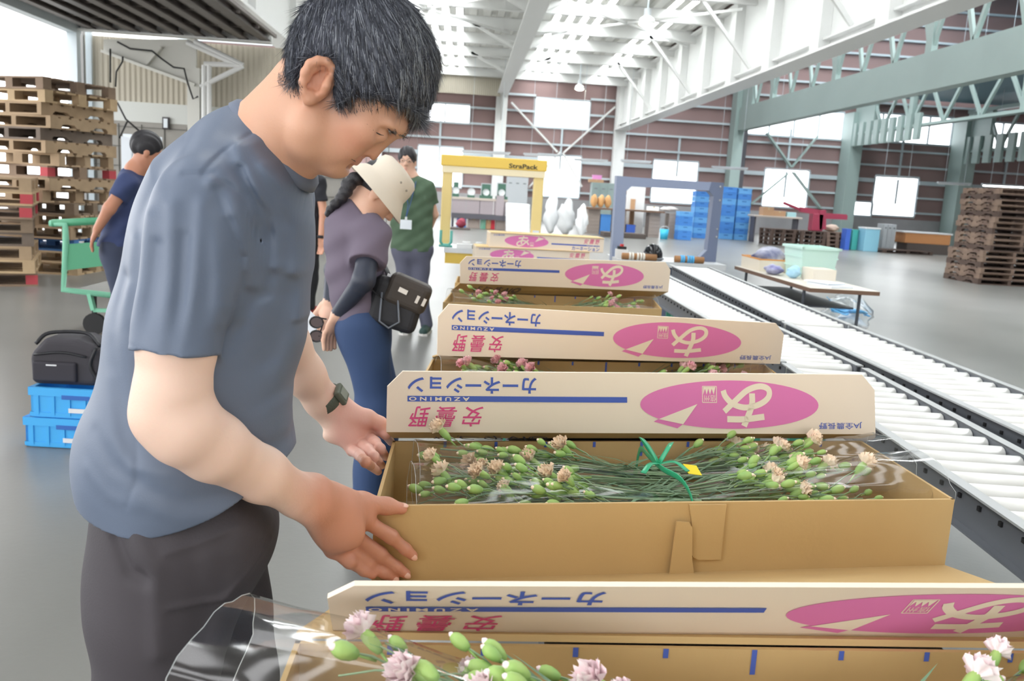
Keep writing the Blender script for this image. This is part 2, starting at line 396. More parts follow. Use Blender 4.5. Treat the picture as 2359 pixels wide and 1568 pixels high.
# ================================================================ flower boxes
m_kraft = M('kraft board inside', 'c6a773', .75, noise=(5, .06), bump=(60, .05))
m_cboard = M('cream printed board', 'efe0cc', .6, noise=(4, .03))
m_pink = M('pink print', 'e07cb6', .6)
m_blue = M('blue print', '4a63b8', .6)
m_white_print = M('unprinted cream', 'efe2cc', .6)
m_red = M('red pink print', 'd94f86', .6)
_txt = {}
def text2d(body, shear=0, wt=.022):
    """flat text as (verts in 0..1 box, faces, aspect)"""
    k = (body, shear, wt)
    if k in _txt: return _txt[k]
    c = bpy.data.curves.new('t', 'FONT'); c.body = body; c.resolution_u = 3; c.shear = shear; c.offset = wt
    o = bpy.data.objects.new('t', c); COL.objects.link(o); bpy.context.view_layer.update()
    me = bpy.data.meshes.new_from_object(o.evaluated_get(bpy.context.evaluated_depsgraph_get()))
    V = np.array([v.co[:2] for v in me.vertices]); F = [tuple(p.vertices) for p in me.polygons]
    bpy.data.objects.remove(o); bpy.data.curves.remove(c); bpy.data.meshes.remove(me)
    mn, mx = V.min(0), V.max(0); _txt[k] = ((V-mn)/(mx-mn), F, (mx-mn)[0]/(mx-mn)[1]); return _txt[k]
class Panel:
    """a printed panel: maps upright print coords (s 0..1 left to right, t 0..1 bottom to top) to space"""
    def __init__(s, o, ex, ey, n, W, H, flip=False): s.o, s.ex, s.ey, s.n, s.W, s.H, s.fl = map(lambda a: a, (Vector(o), Vector(ex), Vector(ey), Vector(n), W, H, flip))
    def p(s, a, b, off=.0012):
        if s.fl: a, b = 1-a, 1-b
        if hasattr(s, 'q'):
            q = s.q; return q[0]*(1-a)*(1-b)+q[1]*a*(1-b)+q[2]*a*b+q[3]*(1-a)*b+s.n*off
        return s.o+s.ex*a+s.ey*b+s.n*off
    def text(s, mb, body, x0, x1, y0, y1, off=.0012, shear=0, wt=.022):
        V, F, _ = text2d(body, shear, wt)
        f = F
        mb.add([s.p(x0+v[0]*(x1-x0), y0+v[1]*(y1-y0), off) for v in V], f)
    def poly(s, mb, pts, off=.0012): mb.add([s.p(*q, off) for q in pts], [tuple(range(len(pts)))])
    def stroke(s, mb, pts, w, off=.0018):
        pts = [np.array(p)*[s.W, s.H] for p in pts]; vs = []
        for i, p in enumerate(pts):
            t = pts[min(i+1, len(pts)-1)]-pts[max(i-1, 0)]; t = t/np.linalg.norm(t); nn = np.array([-t[1], t[0]])*w/2
            vs += [s.p(*((p+nn)/[s.W, s.H]), off), s.p(*((p-nn)/[s.W, s.H]), off)]
        mb.add(vs, [(2*i, 2*i+1, 2*i+3, 2*i+2) for i in range(len(pts)-1)])
def fl(x, y): return (1-(x-890)/1125.0, (y-857)/140.0)       # measured on the flap: upside-down there
def fz(x, y): return fl(1400+x*.3815, 820+y*.3815)
def printing(pan, parent, detail=True):
    R = lambda x0, y0, x1, y1: (*[fl(x1, y1)[0], fl(x0, y0)[0]], fl(x0, y0)[1], fl(x1, y1)[1])
    b = MB(); pan.text(b, 'カーネーション', *R(932, 868, 1207, 906))
    b.build('blue_lettering', m_blue, parent); b = MB()
    x0, x1, y0, y1 = R(932, 912, 1410, 925); pan.poly(b, [(x0, y0), (x1, y0), (x1, y1), (x0, y1)])
    b.build('colour_bar', m_blue, parent)
    if detail: b = MB(); pan.text(b, 'JA全農長野', *R(1870, 967, 1980, 985), wt=.004); b.build('blue_lettering', m_blue, parent)
    b = MB()
    for i, ch in enumerate('野曇安'): pan.text(b, ch, *R(934+i*56, 936, 980+i*56, 983), shear=.25, wt=.007)
    b.build('pink_lettering', m_red, parent)
    x0, x1, y0, y1 = R(1440, 872, 1870, 985); b = MB()
    V = [pan.p((x0+x1)/2+(x1-x0)/2*r_/6*math.cos(2*PI*k/60), (y0+y1)/2+(y1-y0)/2*r_/6*math.sin(2*PI*k/60), .001) for r_ in range(1, 7) for k in range(60)]+[pan.p((x0+x1)/2, (y0+y1)/2, .001)]
    b.add(V, [(360, k, (k+1) % 60) for k in range(60)]+[(r_*60+k, r_*60+60+k, r_*60+60+(k+1) % 60, r_*60+(k+1) % 60) for r_ in range(5) for k in range(60)])
    pan.poly(b, [fz(185, 390), fz(215, 374), fz(365, 405), fz(330, 431)], .001)
    lo = b.build('oval_logo', m_pink, parent)
    b = MB()
    pan.stroke(b, [fz(*q) for q in spline([(640, 372), (750, 372), (876, 356)])], .0135)
    pan.stroke(b, [fz(*q) for q in spline([(800, 213), (796, 290), (745, 415)])], .014)
    pan.stroke(b, [fz(*q) for q in spline([(622, 325), (690, 262), (770, 195), (850, 170), (905, 188), (905, 235), (850, 278), (760, 300), (680, 280), (632, 235), (617, 196)])], .0128)
    pan.poly(b, [fz(455, 280), fz(215, 374), fz(365, 405)], .0018)
    if detail:
        pan.text(b, '信州', *R(1590, 906, 1618, 921), off=.0018, wt=.0)
        for a, c in (((487, 172), (575, 172)), ((575, 172), (575, 270)), ((575, 270), (487, 270)), ((487, 270), (487, 172))): pan.stroke(b, [fz(*a), fz(*c)], .0016)
        pan.poly(b, [fz(492, 176), fz(492, 222), fz(503, 186), fz(513, 222), fz(524, 186), fz(534, 222), fz(545, 186), fz(557, 222), fz(569, 176)], .0018)
    b.build('white_strokes', m_white_print, lo)
    if detail:
        b = MB(); pan.text(b, 'A Z U M I N O', *R(935, 914, 1062, 923), off=.0018); b.build('bar_lettering', m_white_print, parent)
RIMZ, BOTZ, TH = .86, .725, .006
def open_box(NL, NR, RR, RL, label, flap=None, jtab=False, rest=None, ticks=True, group='open carnation boxes in a row', detail=True):
    """corner points (x, y) of the tray; flap: four corner points BL, BR, TR, TL of this box's printed lid end"""
    q = [Vector((*p, 0)) for p in (NL, NR, RR, RL)]
    c = sum(q, Vector())/4
    t = thing('flower_box', label, 'flower box', (c.x, c.y, BOTZ), 0, group)
    o = Vector((c.x, c.y, BOTZ)); up = Vector((0, 0, RIMZ-BOTZ))
    q = [p-Vector((c.x, c.y, 0)) for p in q]
    nm = ['front_panel', 'end_panel', 'rear_panel', 'end_panel']
    def face(a, b2, n, inner=m_kraft):
        d = (b2-a).normalized(); nn = Vector((0, 0, 1)).cross(d)*TH   # inward
        mb = MB(); mb.add([a, b2, b2+up, a+up, a+nn, b2+nn, b2+nn+up, a+nn+up], [(0, 1, 2, 3), (5, 4, 7, 6), (3, 2, 6, 7), (0, 4, 5, 1), (0, 3, 7, 4), (1, 5, 6, 2)])
        return mb.build(n, m_kraft, t), d, nn
    W = []
    for i in range(4): W.append(face(q[i], q[(i+1) % 4], nm[i]))
    b = MB(); b.add([p+Vector((0, 0, z)) for z in (0, .006) for p in q], [(3, 2, 1, 0), (4, 5, 6, 7)]); b.build('base', m_kraft, t)
    if ticks:
        d, nn = W[2][1], W[2][2]; Lr = (q[2]-q[3]).length
        for k in range(1, 10):
            big = k == 5; b = MB(); p0 = q[3]-d*(Lr*k/10.0)+nn*1.0+nn.normalized()*.0012+up; e = -d*.0032; h = Vector((0, 0, -(.032 if big else .012)))
            b.add([p0-e, p0+e, p0+e+h, p0-e+h], [(0, 1, 2, 3)]); b.build('ruler_mark', m_blue, W[2][0])
    if jtab:
        d = (q[1]-q[0]).normalized(); nn = d.cross(Vector((0, 0, 1)))     # outward, to the camera
        L = (q[1]-q[0]).length; s0 = L*.475; 
        def J(pts, off): return [q[0]+d*(s0+x)+Vector((0, 0, z))+nn*off for x, z in pts]
        pts = [(0, .004), (.055, .004), (.055, .020), (.046, .096), (.040, .104), (.004, .106)]
        pts = [(0.008, .002), (.055, .003), (.048, .030), (.042, .092), (.036, .102), (.012, .104)]
        b = MB(); n = len(pts); b.add(J(pts, .007)+J(pts, .0105), [tuple(range(n-1, -1, -1)), tuple(range(n, 2*n))]+[(i, (i+1) % n, n+(i+1) % n, n+i) for i in range(n)]); b.build('lock_tab', m_kraft, t)
        pts = [(.046, .045), (.052, .034), (.062, .029), (.105, .028), (.105, .132), (.035, .132), (.042, .104), (.045, .08)]
        b = MB(); n = len(pts); b.add(J(pts, .001)+J(pts, .0045), [tuple(range(n-1, -1, -1)), tuple(range(n, 2*n))]+[(i, (i+1) % n, n+(i+1) % n, n+i) for i in range(n)]); b.build('lock_tab', m_kraft, t)
    if flap:
        BL, BR, TR, TL = [Vector(p)-o for p in flap]
        # lid panel from the front bottom fold up to the printed end
        n0 = Vector((0, 0, .004)); pa, pb = q[0].copy(), q[1].copy()
        r1, r2 = (Vector((rest[0][0], rest[0][1]+.006, RIMZ+.004))-o, Vector((rest[1][0], rest[1][1]+.006, RIMZ+.004))-o)
        b = MB(); b.sheet((pa, pb, r2, r1), -.004); b.sheet((r1, r2, BR, BL), -.004); b.build('lid_panel', m_kraft, t)
        n = (BR-BL).cross(TL-BL).normalized()
        if n.y > 0: n = -n
        b = MB(); ch = .028
        ex, ey = (BR-BL), (TL-BL)
        def pt(a, c2): return BL*(1-a)*(1-c2)+BR*a*(1-c2)+TR*a*c2+TL*(1-a)*c2
        NX, NY = 24, 4; vs = []; fs = []
        for side in (0, 1):
            for j in range(NY+1):
                for i in range(NX+1):
                    a, c2 = i/NX, j/NY
                    if c2 > .99: a = min(max(a, ch), 1-ch)
                    vs.append(pt(a, c2)-n*TH*side)
        G = (NX+1)*(NY+1)
        for j in range(NY):
            for i in range(NX):
                k = j*(NX+1)+i; fs += [(k, k+1, k+NX+2, k+NX+1), (G+k, G+k+NX+1, G+k+NX+2, G+k+1)]
        ring = [i for i in range(NX+1)]+[(j+1)*(NX+1)+NX for j in range(NY)]+[NY*(NX+1)+NX-1-i for i in range(NX)]+[(NY-1-j)*(NX+1) for j in range(NY-1)]
        fs += [(ring[i], G+ring[i], G+ring[(i+1) % len(ring)], ring[(i+1) % len(ring)]) for i in range(len(ring))]
        b.add(vs, fs)
        f = b.build('lid_flap', m_cboard, t)
        pan = Panel(BL, ex, ey, n, ex.length, ey.length, flip=True); pan.q = (BL, BR, TR, TL)
        printing(pan, f, detail)
        # dark lettering on the underside of the lid panel
        b = MB(); e1 = (BR-BL); e2 = (r1-BL); nn = e1.cross(e2).normalized(); nn = nn if nn.z < 0 else -nn
        nn = nn if nn.y < 0 else -nn; p2 = Panel(BL, e1, e2, nn, e1.length, e2.length); p2.text(b, '◎JAあづみ', .30, .08, .92, .12, off=.0055, wt=0); b.build('dark_lettering', M('navy print', '333a58', .6), t)
    return t
def A3(px, py, Y): return tuple(atY(px, py, Y))
flap_main = ((-.128, .948, .858), (.955, .99, .862), (.965, .925, .962), (-.128, .872, .955))
flap_1 = (A3(890, 995, 1.70), A3(2017, 1000, 1.86), A3(2014, 863, 1.84), A3(893, 855, 1.69))
flap_2 = (A3(1007, 819, 2.54), A3(1797, 838, 2.70), A3(1809, 746, 2.63), A3(1010, 699, 2.52))
flap_3 = (A3(1060, 652, 4.30), A3(1540, 672, 4.44), A3(1546, 604, 4.40), A3(1060, 590, 4.28))
box_near = open_box((-.17, .55), (.90, .57), (.91, .955), (-.168, .927), 'nearest open carnation box, cut by the bottom edge of the photo')
box_main = open_box((-.123, 1.358), (.946, 1.502), (.944, 1.886), (-.123, 1.73), 'open kraft box of peach carnations that the man holds', flap_main, True, ((-.168, .927), (.91, .955)))
box_b = open_box((-.10, 2.245), (1.0, 2.40), (1.03, 2.79), (-.075, 2.615), 'open box of pink carnations behind the one the man holds', flap_1, False, ((-.123, 1.73), (.944, 1.886)))
box_c = open_box((-.05, 3.12), (1.0, 3.26), (1.03, 3.62), (-.04, 3.49), 'open box half hidden behind the second printed lid', flap_2, False, ((-.075, 2.615), (1.03, 2.79)), ticks=False, detail=True)
box_d = open_box((-.075, 3.96), (.985, 4.13), (1.03, 4.53), (-.045, 4.36), 'farthest open box showing pink carnations beside the roller conveyor')
box_e = open_box((-.03, 4.82), (1.02, 4.95), (1.03, 5.33), (-.02, 5.2), 'open box behind the last raised printed lid', flap_3, False, ((-.045, 4.36), (1.03, 4.53)), ticks=False)
# two closed boxes at the end of the row
def closed_box(c, rz, label, h=.135):
    L, W = 1.08, .37
    t = thing('closed_flower_box', label, 'flower box', c, rz, 'closed carnation boxes')
    b = MB(); b.box((0, 0, h/2), (L, W, h)); o = b.build('carton', m_cboard, t); bevel(o, .004, 1)
    b = MB(); b.box((0, -.02, h+.0015), (L-.01, W-.01, .003)); b.build('lid_panel', M('straw lid board', 'e3c58b', .7, noise=(4, .05)), t)
    pan = Panel((-L/2, -W/2, 0), (L, 0, 0), (0, 0, h), (0, -1, 0), L, h); printing(pan, o)
    pt = Panel((-L/2, -W/2, h+.003), (L, 0, 0), (0, W, 0), (0, 0, 1), L, W); b = MB(); pt.text(b, 'JAあづみ ◎', .14, .3, .5, .72); b.build('top_lettering', M('navy print', '333a58', .6), t)
    return t
p = atY(1257, 576, 8.1); closed_box((p[0], 8.1+.18, .86), math.radians(3), 'closed printed carnation box on top of the far pile')
closed_box((p[0]-.13, 8.08+.18, .725), math.radians(3), 'closed printed carnation box under the top one of the far pile')
# ---------------------------------------------------------------- carnation bunches
m_stem = M('stem green', '93ad88', .6, noise=(8, .15)); m_leaf = M('carnation leaf', '6f9070', .55, noise=(6, .2))
m_calyx = M('calyx green', 'a9c470', .5, noise=(25, .15, '8ab565'))
m_petal = {'peach': M('peach petal', 'fff1dc', .6, noise=(30, .1, 'fbdcba')), 'pink': M('pink petal', 'f4a9b8', .6, noise=(30, .1, 'f7dcd8')), 'white': M('white pink petal', 'fbf3f0', .6, noise=(35, .1, 'f3cfd8'))}
m_film = film('clear film sleeve', (.985, .988, .986), .055, .06)
def bud_mesh(nm, tip):
    b = MB(); b.smooth = True
    b.lathe([(.0005, -.011), (.0042, -.0095), (.0066, -.004), (.0078, .003), (.0070, .009), (.0045, .013), (.001, .015)], n=10)
    b.m = 1; b.lathe([(.0034, .0125), (.0028, .016), (.0003, .018)], n=8)
    b.m = 0; b.tube([(0, 0, -.010), (.002, 0, -.03)], .0016, 5)
    return b.mesh(nm, [m_calyx, m_petal[tip]])
def bloom_mesh(nm, kind, sd):
    rn = random.Random(sd); b = MB(); b.smooth = True
    b.lathe([(.0005, -.016), (.0045, -.014), (.007, -.005), (.0075, .006), (.006, .013)], n=10)
    b.tube([(0, 0, -.014), (.002, 0, -.034)], .0017, 5); b.m = 1
    for L, (r, h) in enumerate(((.0155, .027), (.012, .032), (.008, .034), (.0175, .021))):
        n = 26; ph = rn.random()*6; vs = []; fs = []; pr = ((.35, .4), (.72, .68), (1, 1))
        for j in range(n): vs.append((.005*math.cos(2*PI*j/n), .005*math.sin(2*PI*j/n), .009))
        for k, (a, c) in enumerate(pr):
            for j in range(n):
                t = 2*PI*j/n; wv = 1+(.16*math.sin(5*t+ph)+.1*math.sin(11*t+2*ph)+rn.uniform(-.05, .05))*a
                vs.append((r*a*wv*math.cos(t), r*a*wv*math.sin(t), .009+(h-.009)*c+.0035*a*math.sin(9*t+ph*3)+rn.uniform(-.001, .001)))
        for k in range(3):
            for j in range(n): fs.append((k*n+j, k*n+(j+1) % n, (k+1)*n+(j+1) % n, (k+1)*n+j))
        b.add(vs, fs)
    return b.mesh(nm, [m_calyx, m_petal[kind]])
BUD = {k: bud_mesh('bud', k) for k in m_petal}
BLM = {k: [bloom_mesh('bloom', k, s) for s in range(3)] for k in m_petal}
def orient(d, roll=0):
    return Vector(d).to_track_quat('Z', 'Y').to_matrix() @ Matrix.Rotation(roll, 3, 'Z')
def bunch(p0, p1, kind, label, group, nst=26, r0=.022, r1=.07, flat=.75, nb=11, nbud=72, sd=1, sleeve=True, over=.10, up=.0, sc=1.0):
    """stems from the tie p0 to the heads p1"""
    rn = random.Random(sd); p0 = Vector(p0); p1 = Vector(p1); ax = (p1-p0); L = ax.length
    R = Matrix((ax.normalized(), Vector((0, 0, 1)).cross(ax).normalized(), Vector((0, 0, 0)))).transposed()
    X = ax.normalized(); Y = Vector((0, 0, 1)).cross(X).normalized(); Z = X.cross(Y)
    t = thing('carnation_bunch', label, 'bunch of flowers', p0, 0, group)
    def P(s, a, r): return X*s*L+Y*math.cos(a)*r+Z*math.sin(a)*r*flat
    st = MB(); st.smooth = True; lf = MB(); lf.smooth = True; heads = []
    for k in range(nst):
        a = rn.uniform(0, 2*PI); q = math.sqrt(rn.uniform(.05, 1)); e = rn.uniform(.5, 1.1)
        pts = [P(-.03, a, r0*q), P(.25*e, a, (r0+.12*(r1-r0))*q), P(.6*e, a, (r0+.7*(r1-r0))*q), P(.85*e, a, (r0+.9*(r1-r0))*q)]
        st.tube(pts, [.0022, .002, .0018, .0015], 5, False)
        for s in range(4):
            b0 = pts[2].lerp(pts[3], rn.uniform(-.5, 1)); dv = (X*rn.uniform(.6, 1.2)+Y*rn.uniform(-.5, .5)+Z*rn.uniform(-.25, .45)).normalized()
            ln = rn.uniform(.035, .085); tip = b0+dv*ln; md = b0.lerp(tip, .5)+Z*.004
            st.tube([b0, md, tip], [.0014, .0012, .0011], 5, False); heads.append((tip, dv))
        for s in range(4):
            b0 = pts[0].lerp(pts[3], rn.uniform(.0, .85)); dv = (X*1+Y*rn.uniform(-.6, .6)+Z*rn.uniform(-.1, .5)).normalized()
            ln = rn.uniform(.05, .11); wd = rn.uniform(.002, .0042); sd_ = dv.cross(Z).normalized()*wd
            c1 = b0+dv*ln*.45+Z*.004; c2 = b0+dv*ln+Z*rn.uniform(-.02, .01)
            lf.add([b0-sd_*.4, b0+sd_*.4, c1-sd_, c1+sd_, c2], [(0, 1, 3, 2), (2, 3, 4)])
    st.build('stems', m_stem, t); lf.build('leaves', m_leaf, t)
    heads.sort(key=lambda h: -h[0].dot(Z)+rn.uniform(-.02, .02))
    top = heads[:max(nb*4, 12)]; rn.shuffle(top); bl = top[:nb]; rest = [h for h in heads if not any(h is x for x in bl)][:nbud]
    for tip, dv in bl:
        o = link('bloom', rn.choice(BLM[kind]), t, tip); o.rotation_euler = orient((dv+Z*.35).normalized(), rn.random()*6).to_euler(); s = rn.uniform(.75, 1.1)*sc; o.scale = (s, s, s)
    for tip, dv in rest:
        o = link('bud', BUD[kind], t, tip); o.rotation_euler = orient(dv, rn.random()*6).to_euler(); s = rn.uniform(.75, 1.2)*sc; o.scale = (s, s, s)
    if sleeve:
        b = MB(); n = 28; m = 10; vs = []; fs = []
        for i in range(m+1):
            s = i/m; r = (r0*1.25)+(r1*1.12+.012-r0*1.25)*min(1, s*1.05); x = .12+s*(.88+over)
            for j in range(n):
                a = 2*PI*j/n; w = 1+.05*math.sin(3*a+sd+4*s)+.04*math.sin(7*a-6*s+sd)+rn.uniform(-.035, .035)
                vs.append(X*x*L+Y*math.cos(a)*r*w*1.05+Z*math.sin(a)*r*w*flat*(1 if i < m-1 else .9))
        for i in range(m):
            for j in range(n): fs.append((i*n+j, i*n+(j+1) % n, (i+1)*n+(j+1) % n, (i+1)*n+j))
        b.add(vs, fs); b.smooth = True; b.build('film_sleeve', m_film, t)
        b = MB(); b.tube([vs[m*n+j] for j in range(n)]+[vs[m*n]], .0004, 4); b.build('sleeve_edge', M('film edge', 'c9d0d0', .2), t)
    return t
zb = .822
bunch((.455, 1.685, zb-.01), (-.085, 1.615, zb+.008), 'peach', 'sleeved peach carnations in the held box, heads left, by its rear wall', 'carnation bunches in the held box', sd=3, nb=8, over=-.03)
bunch((.46, 1.56, zb-.01), (-.085, 1.482, zb+.006), 'peach', 'sleeved peach carnations in the held box, heads left, by its front wall', 'carnation bunches in the held box', sd=5, nb=9, over=-.03)
bunch((.36, 1.70, zb-.01), (.89, 1.78, zb+.012), 'peach', 'sleeved peach carnations in the held box, heads right, by its rear wall', 'carnation bunches in the held box', sd=8, nb=8, over=.14)
bunch((.36, 1.58, zb-.015), (.89, 1.65, zb+.012), 'peach', 'sleeved peach carnations in the held box, heads right, by its front wall', 'carnation bunches in the held box', sd=12, nb=9, over=.16)
bunch((.40, .70, .835), (-.12, .80, .874), 'white', 'sleeved white and pink carnations in the nearest box, heads left', 'carnation bunches in the nearest box', sd=21, nb=9, nbud=30, over=.22, r1=.078)
bunch((.36, .76, .835), (.86, .84, .865), 'white', 'sleeved white and pink carnations in the nearest box, heads right', 'carnation bunches in the nearest box', sd=24, nb=10, over=.12)
bunch((.46, 2.60, zb-.03), (-.0, 2.53, zb+.0), 'pink', 'sleeved pink carnations, heads left, behind the raised printed lid of the held box', 'carnation bunches in the second box', sd=31, nb=8, over=.12)
bunch((.46, 2.64, zb-.03), (.93, 2.68, zb+.0), 'pink', 'sleeved pink carnations, heads right, behind the raised printed lid', 'carnation bunches in the second box', sd=34, nb=9, over=.12)
bunch((.5, 4.34, zb-.03), (.0, 4.22, zb+.01), 'pink', 'small sleeved pink carnations in the farthest open box, heads left', 'carnation bunches in the far box', sd=41, nb=9, nbud=22)
bunch((.5, 4.36, zb-.03), (.96, 4.36, zb+.01), 'pink', 'small sleeved pink carnations in the farthest open box, heads right', 'carnation bunches in the far box', sd=44, nb=9, nbud=22)
# green ribbon tied over the bunches, yellow slip
m_rib = M('green ribbon', '2fa577', .3); RX = .405
b = MB(); b.smooth = True
pts = [(RX+.032, 1.452, BOTZ+.05), (RX+.030, 1.458, RIMZ-.012), (RX+.02, 1.51, RIMZ+.014), (RX, 1.58, RIMZ+.012), (RX-.01, 1.66, RIMZ+.012), (RX-.012, 1.735, RIMZ+.0), (RX-.014, 1.75, BOTZ+.05)]
b.tube(spline(pts, 4), .0065, 8, flat=.16)
for pts in ([(0, 0, 0), (-.02, .02, .03), (-.028, .05, .035), (-.012, .04, .012), (0, 0, 0)], [(0, 0, 0), (.02, .015, .03), (.03, .04, .03), (.014, .03, .01), (0, 0, 0)], [(0, 0, 0), (-.022, -.02, .004), (-.04, -.045, -.006)], [(0, 0, 0), (.03, -.005, .006), (.05, -.03, -.004)]):
    b.tube([(RX-.002+x, 1.60+y, RIMZ+.016+z) for x, y, z in spline(pts, 4)], .006, 8, flat=.18)
tag(b.build('ribbon', m_rib), 'green ribbon tied in a bow over the peach carnations', 'ribbon')
b = MB(); p = (.47, 1.60, RIMZ+.006); b.box(p, (.034, .026, .0012), rz=.4, rx=.5, ry=.2)
tag(b.build('paper_slip', M('yellow paper', 'f3dc1e', .6)), 'small yellow paper slip among the stems by the green ribbon', 'paper slip')
# ================================================================ conveyors and tables
m_roll = M('steel roller', 'ecedea', .33, metal=.2); m_rail = M('grey conveyor rail', '70747b', .5, metal=.2); m_railtop = M('pale rail top', 'b9bcbd', .45, metal=.3)  # rail top flange paler than its sides
m_leg = M('green painted steel', '3f8f78', .5)
def conveyor(a0, a1, w, z, label, pitch=.1, group=None):
    """section from a0 to a1 (xy along the left rail), width w to the right"""
    a0 = Vector((*a0, 0)); a1 = Vector((*a1, 0)); d = (a1-a0); L = d.length; d.normalize(); s = Vector((d.y, -d.x, 0))
    rz = math.atan2(-d.x, d.y)
    t = thing('roller_conveyor', label, 'conveyor', (a0.x, a0.y, 0), rz, group)
    for x in (0, w):
        b = MB(); b.box((x, L/2, z-.045), (.006, L, .11)); b.m = 1; sg = 1 if x else -1
        b.box((x+sg*.014, L/2, z+.008), (.034, L, .006)); b.m = 0; b.box((x+sg*.014, L/2, z-.098), (.03, L, .005))
        n = int(L/pitch)
        b.m = 2
        for k in range(n):
            b.box((x+sg*.005, pitch*(k+.5), z-.028), (.008, .012, .012)); b.box((x-sg*.005, pitch*(k+.5), z-.02), (.008, .012, .012))
        b.build('side_rail', [m_rail, m_railtop, m_black], t)
    mb = MB(); mb.smooth = True; r = .0285
    mb.lathe([(.006, -w/2+.004), (.006, -w/2+.008)], n=8, axis=Matrix.Rotation(PI/2, 3, 'Y')); mb.m = 0
    mb.lathe([(.004, -w/2+.006), (r-.003, -w/2+.006), (r, -w/2+.01), (r, w/2-.01), (r-.003, w/2-.006), (.004, w/2-.006)], n=14, axis=Matrix.Rotation(PI/2, 3, 'Y'))
    me = mb.mesh('roller', m_roll)
    for k in range(n): link('roller', me, t, (w/2, pitch*(k+.5), z-.024))
    for y in (.3, L-.3):
        for x in (.0, w): b = MB(); b.box((x, y, (z-.1)/2), (.04, .04, z-.1)); b.build('leg', m_leg, t)
        b = MB(); b.box((w/2, y, .22), (w, .03, .03)); b.box((w/2, y, z-.12), (w, .03, .03)); b.build('crossbar', m_leg, t)
    return t
ZC = .70
def cz_(px, py, z=ZC): return tuple(atZ(px, py, z)[:2])
c_a, c_b, c_c = cz_(1532, 677), cz_(1810, 838), cz_(2300, 1171)
mid = [cz_(1546, 640), cz_(1805, 775), cz_(2359, 1085)]
def ext(a, b, f): return (a[0]+(b[0]-a[0])*f, a[1]+(b[1]-a[1])*f)
WC = .32
conveyor(ext(c_b, c_c, 1.55), ext(c_b, c_c, .02), WC, ZC, 'roller conveyor nearest the boxes, near section')
conveyor(ext(c_b, c_c, -.0), ext(c_b, c_a, 1.6), WC, ZC, 'roller conveyor nearest the boxes, far section')
ZD = .72
d_a, d_b, d_c = cz_(1549, 612, ZD), cz_(1806, 742, ZD), cz_(2359, 998, ZD)
conveyor(ext(d_b, d_c, 1.4), ext(d_b, d_c, .02), .37, ZD, 'outer roller conveyor on the right, near section')
conveyor(ext(d_b, d_c, 0), ext(d_b, d_a, 1.0), .37, ZD, 'outer roller conveyor on the right, far section leading to the grey arch')
# low stand carrying the flower boxes
t = thing('packing_stand', 'narrow steel stand carrying the row of open carnation boxes', 'stand', (0, 0, 0))
b = MB(); b.box((.46, 4.3, BOTZ-.02), (.62, 8.4, .04)); b.build('top', m_rail, t)
for y in (.5, 3, 5.3, 8.2):
    for x in (.2, .72): b = MB(); b.box((x, y, (BOTZ-.04)/2), (.04, .04, BOTZ-.04)); b.build('leg', m_leg, t)
